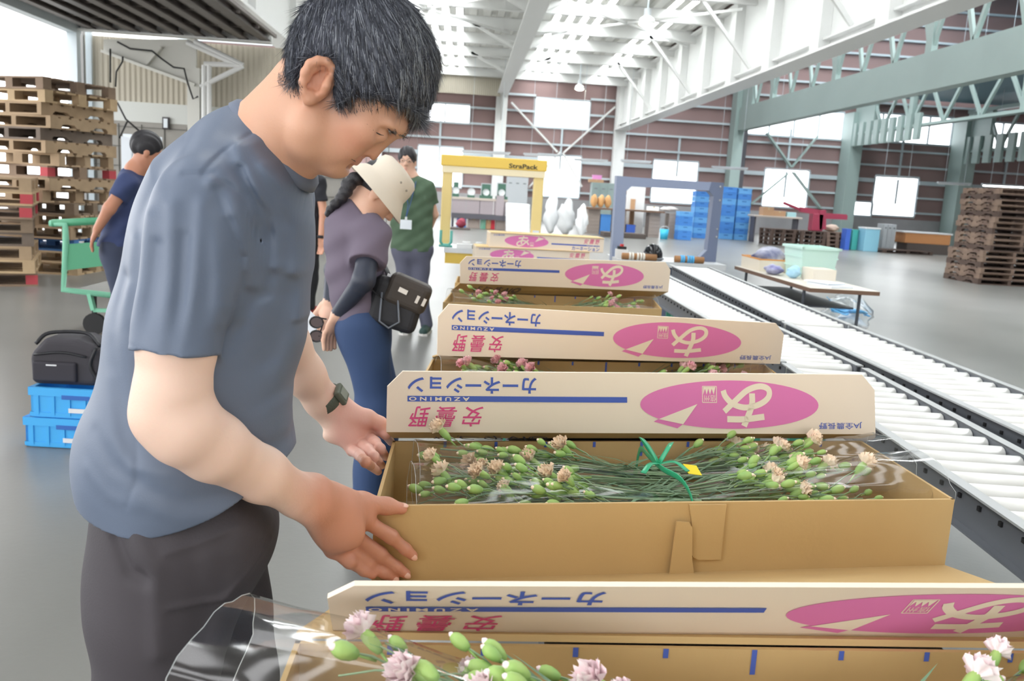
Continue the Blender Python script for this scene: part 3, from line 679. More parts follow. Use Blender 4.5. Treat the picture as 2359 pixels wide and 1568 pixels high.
# ================================================================ smooth solid bodies (signed distance fields meshed once)
import openvdb
def _v(p): return np.asarray(p, np.float32)
class Sdf:
    def __init__(s): s.p = []; s.post = None
    def cone(s, a, b, ra, rb=None, k=.02, op=0):
        a, b = _v(a), _v(b); rb = ra if rb is None else rb; ab = b-a; L2 = float(ab @ ab)+1e-12
        def f(P):
            t = np.clip(((P-a) @ ab)/L2, 0, 1); return np.sqrt((((P-a)-t[:, None]*ab)**2).sum(1))-(ra+(rb-ra)*t)
        s.p.append((f, k, op)); return s
    def chain(s, pts, rs, k=.02, op=0):
        if not isinstance(rs, (list, tuple)): rs = [rs]*len(pts)
        for i in range(len(pts)-1): s.cone(pts[i], pts[i+1], rs[i], rs[i+1], k, op)
        return s
    def ell(s, c, r, R=None, k=.02, op=0):
        c, r = _v(c), _v(r); R = None if R is None else _v(R)     # R rows: local axes
        def f(P):
            q = P-c
            if R is not None: q = q @ R.T
            k0 = np.sqrt(((q/r)**2).sum(1)); k1 = np.sqrt(((q/(r*r))**2).sum(1))+1e-9
            return k0*(k0-1)/k1
        s.p.append((f, k, op)); return s
    def rbox(s, c, h, R, rad, k=.02, op=0):
        c, h, R = _v(c), _v(h), _v(R)
        def f(P):
            q = np.abs((P-c) @ R.T)-(h-rad); return np.sqrt((np.maximum(q, 0)**2).sum(1))+np.minimum(q.max(1), 0)-rad
        s.p.append((f, k, op)); return s
    def plane(s, p, n, k=.0):
        """cut away the side the normal points to"""
        p, n = _v(p), _v(n); n = n/np.linalg.norm(n)
        s.p.append((lambda P: (P-p) @ n, k, 2)); return s
    def ev(s, P, prims=None):
        d = np.full(len(P), 9., np.float32)
        for f, k, op in (prims if prims is not None else s.p):
            e = f(P)
            if op == 0:
                if k > 0: h = np.maximum(k-np.abs(d-e), 0)/k; d = np.minimum(d, e)-h*h*k*.25
                else: d = np.minimum(d, e)
            else:
                e = -e if op == 1 else e
                if k > 0: h = np.maximum(k-np.abs(d-e), 0)/k; d = np.maximum(d, e)+h*h*k*.25
                else: d = np.maximum(d, e)
        return s.post(P, d) if s.post else d
    def mesh(s, lo, hi, vox, margin=.03, adapt=0.0):
        B = 16; lo = _v(lo); hi = _v(hi); bs = B*vox; n = np.ceil((hi-lo)/bs).astype(int); R = bs*.87
        idx = np.stack(np.meshgrid(*[np.arange(k) for k in n], indexing='ij'), -1).reshape(-1, 3)
        C = (lo+(idx+.5)*bs).astype(np.float32)
        D = s.ev(C); PD = [(f(C), op) for f, k, op in s.p]
        g = openvdb.FloatGrid(background=float(3*vox)); g.transform = openvdb.createLinearTransform(voxelSize=vox)
        loc = np.stack(np.meshgrid(*[np.arange(B)]*3, indexing='ij'), -1).reshape(-1, 3)
        for i in range(len(idx)):
            o = idx[i]*B
            if D[i] > R+margin: continue
            if D[i] < -(R+margin):
                g.fill(tuple(map(int, o)), tuple(map(int, o+B-1)), float(-3*vox), False); continue
            pr = [s.p[j] for j in range(len(s.p)) if PD[j][1] != 0 or PD[j][0][i] < R+margin+s.p[j][1]]
            v = s.ev((lo+(o+loc+.5)*vox).astype(np.float32), pr).reshape(B, B, B)
            g.copyFromArray(np.clip(v, -3*vox, 3*vox).astype(np.float32), ijk=tuple(map(int, o)))
        pts, tri, quad = g.convertToPolygons(0.0, adapt)
        return pts+lo+.5*vox, [tuple(q) for q in quad[:, ::-1]]+[tuple(t) for t in tri[:, ::-1]]
    def build(s, name, mat, lo, hi, vox, parent=None, col=None, off=(0, 0, 0), margin=.03, disp=None, adapt=0.0):
        P, F = s.mesh(lo, hi, vox, margin, adapt)
        me = bpy.data.meshes.new(name); me.from_pydata((P-_v(off)).tolist(), [], F); me.materials.append(mat)
        me.polygons.foreach_set('use_smooth', [True]*len(me.polygons))
        if col is not None:
            c = np.ones((len(P), 4), np.float32); c[:, :3] = col(P)
            ca = me.color_attributes.new('Col', 'FLOAT_COLOR', 'POINT'); ca.data.foreach_set('color', c.ravel())
        me.update(); return link(name, me, parent)
def U3(v): v = np.asarray(v, float); return v/np.linalg.norm(v)
def W(px, py, Y): return np.array(atY(px, py, Y))
def lc(h): return np.array(lin(hexc(h)), np.float32)
def mixc(a, b, t): return a*(1-t[:, None])+b*t[:, None]
def bell(P, c, r): return np.exp(-(((P-_v(c))/_v(r))**2).sum(1))
def segd(x, y, pts):
    """distance in a plane from points to a polyline"""
    d = np.full(x.shape, 9., np.float32)
    for (a, b), (c, e) in zip(pts[:-1], pts[1:]):
        vx, vy = c-a, e-b; t = np.clip(((x-a)*vx+(y-b)*vy)/(vx*vx+vy*vy+1e-12), 0, 1); d = np.minimum(d, np.hypot(x-a-t*vx, y-b-t*vy))
    return d
def polyd(x, y, pts):
    d = segd(x, y, list(pts)+[pts[0]]); ins = np.zeros(x.shape, bool); n = len(pts)
    for i in range(n):
        (a, b), (c, e) = pts[i], pts[(i+1) % n]
        ins ^= ((b > y) != (e > y)) & (x < (c-a)*(y-b)/(e-b+1e-12)+a)
    return np.where(ins, -d, d)
def strands(P, Nn, flow, n, L, cols, rad=.0004, lift=.25, seed=1, jit=.25, curve=0):
    """tapered hair strands rooted on a surface, as one mesh builder"""
    rn = np.random.RandomState(seed); b = MB(); b.smooth = True; ii = rn.randint(0, len(P), n)
    for i in ii:
        p = Vector(P[i]); nn = Vector(Nn[i]); f = Vector(flow(P[i])); f = f-nn*f.dot(nn)
        if f.length < 1e-5: continue
        f.normalize(); d = (f+nn*lift*rn.uniform(.2, 1.4)+Vector(rn.uniform(-jit, jit, 3))).normalized(); l = rn.uniform(*L); c = cols[rn.randint(len(cols))]
        q1 = p+d*l*.5; q2 = q1+(d-nn*(lift*.9+curve)).normalized()*l*.5
        x = d.cross(nn)
        if x.length < 1e-6: continue
        x = x.normalized()*rad; y = nn*rad
        o = len(b.v); p = p-nn*.001
        b.v += [tuple(p+x), tuple(p-x), tuple(p+y), tuple(q1+x*.8), tuple(q1-x*.8), tuple(q1+y*.8), tuple(q2)]
        b.f += [(o, o+1, o+4, o+3), (o+1, o+2, o+5, o+4), (o+2, o, o+3, o+5), (o+3, o+4, o+6), (o+4, o+5, o+6), (o+5, o+3, o+6)]; b.mi += [0]*6; b.c += [c]*7
    return b
def vnorm(me):
    n = np.zeros(len(me.vertices)*3, np.float32); me.vertices.foreach_get('normal', n); p = np.zeros(len(me.vertices)*3, np.float32); me.vertices.foreach_get('co', p)
    return p.reshape(-1, 3), n.reshape(-1, 3)
def skinmat(name, col='e0a880', rough=.5):
    m = M(name, col, rough, attr=True, bump=(220, .06))
    b = m.node_tree.nodes['Principled BSDF']; b.inputs['Subsurface Weight'].default_value = .12; b.inputs['Subsurface Radius'].default_value = (.01, .004, .002); b.inputs['Subsurface Scale'].default_value = .5
    return m
# ================================================================ the man in front
HC = 1.23
HF = U3((.81, .02, -.53)); HL = U3(np.cross((0, .05, 1), HF)); HU = np.cross(HF, HL); HR = np.array([HF, HL, HU])
def Hd(px, py, dy=0):
    d = abs(dy); p = W(px, py, HC-d); return p+np.array([0, 2*d if dy > 0 else 0, 0])
man = thing('person', 'man in a slate blue T-shirt leaning over to hold the kraft flower box', 'person')
S = Sdf()
# head
S.ell(Hd(819, 133), (.083, .074, .087), HR, 0)
S.ell(Hd(774, 262), (.056, .060, .078), HR, .025)
S.ell(Hd(868, 236), (.040, .056, .05), HR, .03)
S.ell(Hd(838, 288), (.024, .048, .038), HR, .02)
for s in (-1, 1):
    S.cone(Hd(712, 300, .050*s), Hd(766, 366, .016*s), .022, .017, .025)
    S.ell(Hd(828, 294, .044*s), (.026, .020, .020), HR, .025)
    S.ell(Hd(786, 326, .034*s), (.026, .018, .022), HR, .02)
S.ell(Hd(777, 376), (.0185, .022, .017), HR, .018)
S.chain([Hd(896, 291, -.040), Hd(911, 287, -.018), Hd(912, 287, .018), Hd(896, 291, .040)], [.008, .011, .011, .008], .02)
# eyes: socket, closed lid, brow fold
for s in (-1, 1):
    S.ell(Hd(884, 314, .034*s), (.009, .018, .010), HR, .014, 1)
    S.ell(Hd(866, 303, .032*s), (.0175, .0155, .0135), HR, .006)
    S.chain([Hd(858, 296, .047*s), Hd(874, 306, .034*s), Hd(880, 311, .02*s)], [.001, .0022, .001], .004)
# nose
S.cone(Hd(893, 302), Hd(851, 349), .0085, .0105, .014); S.cone(Hd(878, 308), Hd(848, 336), .012, .013, .016)
S.ell(Hd(849, 350), (.0105, .0125, .0100), HR, .008)
for s in (-1, 1):
    S.ell(Hd(838, 344, .0135*s), (.0095, .0075, .0095), HR, .006); S.ell(Hd(840, 357, .0085*s), (.004, .0035, .006), HR, .003, 1)
    S.chain([Hd(843, 338, .021*s), Hd(812, 345, .031*s), Hd(796, 358, .033*s)], .0022, .006, 1)
# mouth
S.ell(Hd(808, 348), (.014, .024, .017), HR, .012)
S.ell(Hd(841, 369), (.0075, .018, .0075), HR, .006, 1)
S.chain([Hd(802, 358, -.024), Hd(819, 361, -.010), Hd(823, 362, 0), Hd(819, 361, .010), Hd(802, 358, .024)], [.003, .0055, .006, .0055, .003], .006)
S.chain([Hd(798, 364, -.022), Hd(808, 371, -.010), Hd(811, 372, 0), Hd(808, 371, .010), Hd(798, 364, .022)], [.003, .006, .0065, .006, .003], .006)
S.chain([Hd(797, 358, -.028), Hd(816, 369, -.012), Hd(822, 372, 0), Hd(816, 369, .012), Hd(797, 358, .028)], .0011, .002, 1)
S.chain([Hd(802, 381, -.014), Hd(805, 383, 0), Hd(802, 381, .014)], .0035, .01, 1)
# ears
for s in (-1, 1):
    E_ = lambda px, py, d=0: Hd(px, py, s*(.077+d))
    S.ell(E_(733, 188, 0), (.020, .006, .030), HR, .012)
    S.chain([E_(764, 178, .002), E_(766, 155, .008), E_(754, 142, .013), E_(733, 139, .016), E_(714, 147, .018), E_(702, 166, .018), E_(697, 190, .016), E_(699, 212, .013), E_(708, 229, .010)], [.004, .005, .005, .0054, .0054, .005, .0046, .0044, .0048], .004)
    S.ell(E_(713, 228, .008), (.0075, .0045, .008), HR, .008)
    S.chain([E_(745, 157, .006), E_(725, 163, .011), E_(716, 185, .012), E_(721, 210, .009), E_(733, 214, .007)], .0035, .006)
    S.ell(E_(738, 191, .011), (.011, .008, .014), HR, .008, 1)
    S.chain([E_(757, 182, .008), E_(751, 198, .010), E_(745, 212, .007)], .0045, .007)
# neck
S.cone(W(620, 350, 1.27), Hd(724, 255), .060, .056, .03); S.cone(W(602, 326, 1.27), Hd(694, 216), .052, .044, .03)
for s in (-1, 1): S.chain([Hd(716, 262, .055*s), Hd(704, 330, .040*s), W(690, 408, 1.27+.015*s)], [.012, .013, .011], .02)
S.ell(Hd(712, 360), (.012, .011, .015), HR, .02)
# torso under the shirt
SHR, SHL = W(452, 475, 1.135), W(640, 462, 1.45)
chest = W(522, 560, 1.285); belly = W(455, 900, 1.285); pel = W(432, 1170, 1.285)
TY = U3(SHL-SHR)
S.cone(SHR+np.array([.012, .02, -.01]), W(606, 368, 1.27), .038, .05, .04); S.cone(SHL+np.array([0, -.02, -.01]), W(606, 368, 1.27), .040, .05, .04)
S.ell(chest, (.085, .135, .13), None, .05); S.ell(belly, (.095, .13, .19), None, .05); S.ell(pel, (.08, .13, .13), None, .05)
# right arm and hand (near)
ELR, WRR = W(394, 955, 1.075), W(706, 1151, 1.255)
S.cone(SHR+np.array([.01, .008, -.02]), W(408, 800, 1.088), .040, .0455, .02); S.chain([W(408, 800, 1.088), W(398, 900, 1.082), W(388, 950, 1.078)], [.0455, .0445, .041], .015)
S.chain([W(383, 955, 1.08), W(425, 985, 1.085), W(490, 1028, 1.115), W(600, 1092, 1.19), W(690, 1142, 1.245), W(722, 1158, 1.262)], [.042, .0455, .043, .037, .030, .029], .018)
def wallY(x): return 1.358+(x+.123)*.1347
def onwall(px, py, g):
    lo, hi = 1.2, 1.6
    for _ in range(30):
        m = (lo+hi)/2; p = atY(px, py, m)
        if p[1] < wallY(p[0])-g: lo = m
        else: hi = m
    return np.array(atY(px, py, lo))
KN = [W(840, 1197, 1.330), W(812, 1229, 1.325), W(790, 1252, 1.318), W(766, 1266, 1.308)]
for i, kn in enumerate(KN):
    S.chain([WRR+(i-1.5)*np.array([.0, -.002, -.010])+np.array([.012, .004, 0]), kn], [.021, .0135], .02)
S.ell(W(772, 1192, 1.292), (.047, .018, .034), np.array([U3(W(830, 1228, 1.325)-WRR), (0, 1, 0), U3(np.cross(U3(W(830, 1228, 1.325)-WRR), (0, 1, 0)))]), .03)
FR = [[onwall(902, 1237, .013), onwall(934, 1264, .0105), onwall(951, 1279, .0095)],
      [onwall(876, 1277, .014), onwall(914, 1306, .0105), onwall(935, 1321, .0095)],
      [onwall(848, 1298, .016), onwall(885, 1319, .012), onwall(908, 1330, .0095)],
      [W(806, 1295, 1.315), W(838, 1315, 1.33), W(858, 1324, 1.337)]]
for kn, fr, r in zip(KN, FR, ((.0125, .0108, .0095, .0082), (.0125, .0110, .0095, .0083), (.0118, .0102, .009, .0078), (.0105, .009, .008, .007))):
    S.chain([kn]+fr, list(r), .006)
    mid = kn*.5+fr[0]*.5; S.cone(kn*.25+fr[0]*.75+np.array([0, -.001, .002]), fr[0]+np.array([0, -.002, .003]), .0095, .0105, .006)
    S.ell(kn+np.array([0, -.003, .004]), (.010, .009, .009), None, .008)
THR = [W(764, 1142, 1.288), W(835, 1156, 1.335), W(891, 1165, 1.352), W(925, 1171, 1.362)]
S.chain(THR, [.0185, .0150, .0125, .0098], .012); S.cone(W(790, 1165, 1.30), W(838, 1185, 1.33), .017, .010, .02)
# left arm and hand (far)
ELL, WRL = W(606, 700, 1.60), W(752, 932, 1.725)
S.cone(SHL, ELL, .044, .044, .03); S.chain([ELL, W(655, 790, 1.655), W(700, 862, 1.69), W(742, 922, 1.72), W(765, 945, 1.73)], [.045, .046, .039, .033, .031], .02)
BX = -.134
KL = [W(862, 985, 1.76), W(850, 1006, 1.742), W(833, 1022, 1.722), W(812, 1036, 1.70)]
S.ell(W(800, 985, 1.735), (.050, .017, .040), np.array([U3(W(835, 1010, 1.74)-WRL), U3((.1, 1, .35)), U3(np.cross(U3(W(835, 1010, 1.74)-WRL), U3((.1, 1, .35))))]), .03)
S.ell(W(815, 962, 1.725), (.036, .017, .019), None, .02); S.ell(W(783, 1005, 1.715), (.034, .016, .017), None, .02)
for i, kn in enumerate(KL): S.chain([WRL+np.array([.015, 0, .012-.011*i]), kn], [.020, .0135], .016)
FLT = [[atX(893, 1000, BX), atX(905, 1018, BX+.004)], [atX(880, 1034, BX-.003), atX(893, 1052, BX+.002)], [atX(866, 1052, BX-.006), atX(884, 1072, BX)], [atX(848, 1064, BX-.010), atX(876, 1086, BX-.001)]]
for kn, fr, r in zip(KL, FLT, ((.0120, .0108, .0085), (.0122, .0108, .0085), (.0115, .0102, .008), (.0105, .0094, .0075))):
    fr = [np.array(q) for q in fr]; fr = [q*[1, 1, 1]+np.array([-.004, 0, 0]) for q in fr]
    S.chain([kn, kn*.45+fr[0]*.55+np.array([0, 0, .002]), fr[0], fr[1]], [r[0], (r[0]+r[1])/2, r[1], r[2]], .005)
S.chain([W(805, 955, 1.725), W(848, 962, 1.728), W(876, 974, 1.735), W(895, 984, 1.742)], [.0175, .0145, .0118, .009], .012)
# legs
hipR, hipL = W(400, 1230, 1.20), W(470, 1220, 1.38)
kR, kL = np.array([-.43, 1.17, .47]), np.array([-.37, 1.40, .47]); aR, aL = np.array([-.48, 1.17, .09]), np.array([-.42, 1.40, .09])
for h, kk, a in ((hipR, kR, aR), (hipL, kL, aL)):
    S.chain([h, kk, a], [.085, .055, .036], .04); S.cone(a+np.array([0, 0, -.05]), a+np.array([.14, 0, -.055]), .03, .025, .03)
tanA, paleA = lc('d0a084'), lc('e6c6b3'); handc = lc('c58c73'); lipc = lc('b9746a'); pinkp = lc('d9a898')
def mcol(P):
    t = np.clip((P[:, 2]-1.25)/.1, 0, 1); c = mixc(paleA, tanA, t)
    hd = np.clip((P[:, 0]-WRR[0]+.025)/.05, 0, 1)*(P[:, 2] < 1.2)*(P[:, 1] < 1.5); c = mixc(c, handc, hd)
    hl = np.clip((P[:, 0]-WRL[0]-.0)/.03, 0, 1)*(P[:, 2] < 1.2)*(P[:, 1] > 1.5); c = mixc(c, pinkp, hl)
    up = np.clip((Hd(640, 250)[2]-P[:, 2])/.10, 0, 1)*(P[:, 2] > 1.25)*0; c = mixc(c, paleA, up*.5)
    for q in (Hd(826, 358), Hd(816, 370)): c = mixc(c, lipc, .75*np.minimum(1, 1.3*bell(P, q, (.0085, .024, .0085))))
    for s in (-1, 1):
        c = mixc(c, lc('cf8a70'), .5*bell(P, Hd(728, 180, .085*s), (.03, .03, .045))); c = mixc(c, lc('d98f76'), .45*bell(P, Hd(815, 315, .05*s), (.03, .03, .03)))
    c = mixc(c, lc('d98f76'), .5*bell(P, Hd(850, 355), (.015, .02, .015)))
    tips = [f[-1] for f in FR]+[THR[-1]]+KN
    for q in tips: c = mixc(c, lc('d9937c'), .55*bell(P, q, (.016, .016, .016)))
    for q in FLT+[]: c = mixc(c, lc('c97b6d'), .5*bell(P, q[-1], (.025, .025, .025)))
    sb = bell(P, Hd(800, 240, -.075), (.022, .03, .018)); c = mixc(c, lc('8d7267'), .45*sb)
    return c
body = S.build('body', skinmat('man skin'), (-.75, .95, 0), (.06, 1.9, 1.75), .0024, None, mcol)
body.name = 'person_body'; body.parent = man
# finger nails
m_nail = M('finger nail', 'e8b9a4', .3)
for fr, r in zip(FR[:3]+[THR], (.0062, .0064, .006, .0074)):
    t, a = Vector(fr[-1]), Vector(fr[-2]); d = (t-a).normalized(); n = Vector((0, -1, .25)) if fr is not THR else Vector((.1, -.35, 1)); n = (n-d*n.dot(d)).normalized()
    R = Matrix((d, n.cross(d), n)).transposed(); b = MB(); b.smooth = True; b.sphere(t+n*r*1.02+d*.0015, 1, 10, 6, (r*1.15, r*.82, .0022), R); b.build('finger_nail', m_nail, man)
# --- T-shirt
T = Sdf()
def sec(px, py, Y, rx, ry, rz, k=.06): T.ell(W(px, py, Y), (rx, ry, rz), None, k)
lean = U3(W(540, 450, 1.285)-W(432, 1120, 1.285)); LR = np.array([U3(np.cross((0, 1, 0), lean)), (0, 1, 0), lean])
def sect(px, py, Y, rx, ry, rz, k=.07): T.ell(W(px, py, Y), (rx, ry, rz), LR, k)
sect(530, 520, 1.285, .105, .165, .14, 0); sect(490, 700, 1.285, .126, .172, .18); sect(460, 880, 1.285, .116, .172, .18)
sect(438, 1010, 1.285, .126, .178, .16); sect(418, 1060, 1.285, .138, .165, .07); sect(446, 1150, 1.285, .122, .172, .15)
nb = W(600, 365, 1.272)
T.cone(SHR+np.array([.012, .015, .008]), nb, .056, .062, .04); T.cone(SHL+np.array([.0, -.015, 0]), nb, .056, .062, .04); T.cone(W(552, 362, 1.272), W(500, 450, 1.285), .055, .09, .05)
torso_p = T.p; T.p = []
cuffR = W(404, 812, 1.088); cuffL = W(640, 640, 1.55)
nR, nL = U3(U3(cuffR-SHR)+np.array([-.0, 0, -.35])), U3(np.array([.1, .05, -1.])); cLp = W(640, 630, 1.50)
T.cone(SHR+np.array([.008, 0, .0]), cuffR+U3(cuffR-SHR)*.05, .060, .0535, .03); T.plane(cuffR, nR)
sleeveR = T.p; T.p = []
T.cone(SHL, cLp, .060, .060, .04); T.plane(cLp, nL)
sleeveL = T.p; T.p = []
HX = lambda px, py, Y=1.12: tuple(W(px, py, Y)[[0, 2]])
folds = [  # polyline, height, width
 ([(425, 470), (432, 620), (425, 790)], .0045, .010), ([(488, 470), (486, 620), (470, 790)], .005, .009), ([(360, 500), (352, 640), (345, 790)], .004, .012), ([(395, 560), (385, 700), (372, 800)], -.004, .010), ([(455, 540), (452, 700), (440, 800)], -.004, .009),
 ([(530, 330), (590, 440), (618, 540), (612, 620)], .007, .010), ([(560, 330), (625, 430), (650, 520), (646, 640)], .006, .009), ([(505, 420), (560, 500), (578, 590), (570, 660)], .007, .009), ([(548, 390), (600, 500), (604, 600), (590, 690)], -.006, .008), ([(600, 380), (650, 450), (672, 560), (655, 760)], .005, .009), ([(590, 330), (660, 410), (692, 500), (690, 700)], -.004, .010),
 ([(520, 440), (548, 560), (562, 700), (525, 800)], -.009, .010), ([(530, 500), (545, 620), (535, 730)], .008, .014),
 ([(290, 560), (275, 720), (300, 860), (330, 960)], .006, .012), ([(262, 650), (250, 800), (285, 950), (330, 1050)], -.006, .012), ([(330, 420), (300, 520), (282, 640)], -.003, .014), ([(315, 760), (335, 900), (380, 1010)], -.006, .011), ([(245, 880), (270, 1000), (320, 1060)], .006, .012),
 ([(215, 1000), (270, 1060), (335, 1085)], -.006, .011), ([(330, 1060), (420, 1075), (520, 1120), (600, 1150)], .007, .011), ([(345, 1100), (430, 1140), (540, 1150)], -.006, .010), ([(330, 1130), (420, 1180), (520, 1190)], .005, .010), ([(200, 1080), (260, 1130), (330, 1150)], .005, .010),
 ([(480, 1000), (560, 1060), (640, 1100)], -.004, .014), ([(500, 900), (600, 880), (670, 800)], .003, .018), ([(520, 960), (620, 950), (668, 900)], -.003, .016), ([(650, 640), (640, 800), (600, 960)], .003, .016), ([(620, 700), (600, 840), (540, 900)], -.003, .016),
 ([(322, 960), (335, 1080), (310, 1150)], -.0035, .004), ([(440, 402), (500, 400), (560, 450), (590, 560)], -.0025, .0035), ([(545, 300), (500, 350), (478, 405)], -.002, .003), ([(313, 772), (410, 780), (500, 775)], -.002, .003)]
folds = [([HX(*p) for p in pl], h, w) for pl, h, w in folds]
outer = torso_p
nape, front = W(548, 262, 1.262), W(702, 420, 1.29)
nF = U3(front-nape); nU = U3(np.cross(nF, (0, 1, .0))); nU = nU if nU[2] > 0 else -nU; ncent = (nape+front)/2
hemN = U3((.10, 0, -1.0)); hemP = W(420, 1228, 1.11)
base = Sdf()
wv = np.random.RandomState(3)
def shirt_post(P, d):
    d = d2 = d
    for sp in (sleeveR, sleeveL):
        e = base.ev(P, sp); k = .016; h = np.maximum(k-np.abs(d-e), 0)/k; d = np.minimum(d, e)-h*h*k*.25
    x, z = P[:, 0], P[:, 2]; near = np.clip((1.36-P[:, 1])/.06, 0, 1)
    ec = (P-_v(cuffR)) @ _v(nR); near = near*(1-(1-np.clip(-ec/.06, .3, 1))*np.clip((1.21-P[:, 1])/.06, 0, 1))
    for pl, h, w_ in folds: d = d-near*h*np.exp(-(segd(x, z, pl)/w_)**2)
    d = d-.0022*np.sin(P[:, 2]*38+P[:, 0]*22+P[:, 1]*15)-.0015*np.sin(P[:, 2]*17-P[:, 0]*55+2)
    sh = np.abs(d+.0028)-.0028                                  # hollow cloth
    q = P-_v(ncent); u = q @ _v(nF); v = q @ _v(np.cross(nU, nF)); hh = q @ _v(nU)
    hole = np.sqrt((u/(np.linalg.norm(front-nape)/2))**2+(v/.067)**2)-1; hole = np.where(u < 0, np.maximum(hole, -.3+0*u), hole); hole = np.sqrt(((u-.016*(1-np.clip(np.abs(u)/.07, 0, 1)))/(np.linalg.norm(front-nape)/2))**2+(v/.067)**2)-1
    sh = np.maximum(sh, -np.maximum(hole*.07, -.06-hh))
    hem = (P-_v(hemP)) @ _v(hemN)+.042*np.clip((P[:, 0]+.40)/.14, -1.7, 1.7)**2
    sh = np.maximum(sh, hem)
    for c, n, r in ((cuffR, nR, .047), (cLp, nL, .057)):
        n = U3(n); q = P-_v(c); e = q @ _v(n); r_ = np.sqrt(np.maximum((q**2).sum(1)-e*e, 0)); sh = np.maximum(sh, -np.maximum(r_-r, np.abs(e)-.02))
    return sh
TT = Sdf(); TT.p = outer; TT.post = shirt_post
m_shirt = M('slate blue jersey', '606c80', .5, bump=(500, .05), spec=.45)
TT.build('t_shirt', m_shirt, (-.75, .95, .70), (-.1, 1.72, 1.55), .0026, man, margin=.05)
# ribbed collar band
b = MB(); b.smooth = True; loop = []
A_ = np.linalg.norm(front-nape)/2
for i in range(41):
    t = 2*PI*i/40; p = ncent+nF*A_*1.02*math.cos(t)+np.cross(nU, nF)*.0675*math.sin(t)+nF*.014*math.sin(t)**2+nU*(.006-.004*math.sin(t)**2); loop.append(p)
vs = []
for p in loop:
    o = U3(p-ncent); 
    for a, c in ((-.002, .010), (.002, .013), (.013, .003), (.017, -.010), (.012, -.013), (.001, .002)): vs.append(p+o*a+nU*(c+.004))
fs = []
for i in range(40):
    for j in range(6): fs.append((i*6+j, i*6+(j+1) % 6, (i+1)*6+(j+1) % 6, (i+1)*6+j))
b.add(vs, fs); b.build('collar', M('slate collar rib', '626b7d', .7), man)
# --- trousers, shoes
G = Sdf()
G.ell(W(440, 1190, 1.285), (.108, .165, .12), None, .05); G.ell(W(450, 1260, 1.285), (.112, .160, .10), None, .05)
for h, kk, a in ((hipR, kR, aR), (hipL, kL, aL)): G.chain([h, kk+np.array([0, 0, .05]), a], [.100, .080, .07], .05)
G.cone(W(330, 1200, 1.22), W(350, 1400, 1.19), .06, .07, .05)
tf = [([HX(*p, 1.1) for p in pl], h, w) for pl, h, w in (([(260, 1250), (300, 1320), (330, 1330)], -.010, .012), ([(300, 1200), (360, 1300), (370, 1500)], .007, .014), ([(385, 1270), (520, 1250), (580, 1330), (500, 1410), (390, 1400)], .003, .005), ([(520, 1200), (540, 1330), (470, 1560)], .006, .016), ([(430, 1220), (450, 1400), (430, 1560)], -.004, .016))]
def tr_post(P, d):
    near = np.clip((1.3-P[:, 1])/.05, 0, 1)
    for pl, h, w_ in tf: d = d-near*h*np.exp(-(segd(P[:, 0], P[:, 2], pl)/w_)**2)
    d = d-.004*np.sin(P[:, 2]*30+P[:, 0]*18)
    return np.maximum(np.maximum(d, .035-P[:, 2]), (P[:, 2]-.93))
G.post = tr_post
G.build('trousers', M('dark grey trousers', '3f3b40', .75, bump=(300, .08)), (-.75, 1.0, 0), (-.1, 1.65, .9), .004, man, margin=.05)
for a in (aR, aL):
    s_ = Sdf(); s_.cone(a+np.array([-.03, 0, -.055]), a+np.array([.15, 0, -.06]), .045, .038, .03); s_.plane((0, 0, .001), (0, 0, -1)); s_.build('shoe', m_black, tuple(a-np.array([.12, .08, .1])), tuple(a+np.array([.24, .08, .06])), .006, man)
# --- hair: solid mass plus strands
hp = [(658, 158), (663, 108), (680, 54), (706, 10), (756, -24), (830, -40), (895, -30), (945, 10), (980, 60), (1004, 112), (1008, 150), (1000, 200), (988, 245), (966, 290), (957, 282), (952, 262), (935, 246), (912, 240), (880, 232), (850, 222), (815, 222), (790, 238), (775, 236), (768, 205), (770, 165), (758, 138), (736, 130), (710, 137), (694, 158), (688, 182), (674, 192)]
hp2 = [tuple(Hd(*q)[[0, 2]]) for q in hp]
def flat_(P):
    q = (P-_v(CAMP))*(HC/(HC-np.abs(P[:, 1]-HC)))[:, None]+_v(CAMP); return q[:, 0], q[:, 2]
hs = Sdf(); hs.ell(Hd(812, 118), (.130, .087, .125), HR, 0); hs.ell(Hd(798, 128), (.112, .0885, .108), HR, .02)
def hair_post(P, d):
    e = polyd(*flat_(P), hp2); k = .012; h = np.maximum(k-np.abs(d-e), 0)/k; d = np.maximum(d, e)+h*h*k*.25
    return d-.0012*np.sin(P[:, 0]*260+P[:, 2]*190)*np.sin(P[:, 1]*210+P[:, 2]*60)
hs.post = hair_post
m_hair = M('black grey hair', '4a4c55', .5, attr=True)
hc0, hc1 = lc('434755'), lc('7a7f89')
def hcol(P): return mixc(hc0, hc1, np.clip((P[:, 0]-Hd(800, 100)[0])/.16+.1, 0, .75)*(P[:, 2] < Hd(900, 60)[2]+.03))
hair = hs.build('hair', m_hair, tuple(Hd(810, 120)-.2), tuple(Hd(810, 120)+.2), .003, man, hcol, margin=.04)
HP, HN = vnorm(hair.data); crown = Hd(790, -10, .0)
def hflow(p):
    v = np.asarray(p)-crown; v = v+HF*.03*0; fwd = max(0, (np.asarray(p)-Hd(790, 60)) @ HF); return v*1.0+np.array([.25*fwd, 0, -.6*fwd])+HU*-.01
keep = HP[:, 2] > Hd(700, 235)[2]-.02
st = strands(HP, HN, hflow, 24000, (.016, .034), [lc('363944'), lc('484c58'), lc('5a5f6c'), lc('747986'), lc('a0a5af'), lc('3d414c')], .0004, .12, 5, .18)
rn_ = np.random.RandomState(7)
fr_i = np.where((HP[:, 0] > Hd(925, 150)[0]))[0]
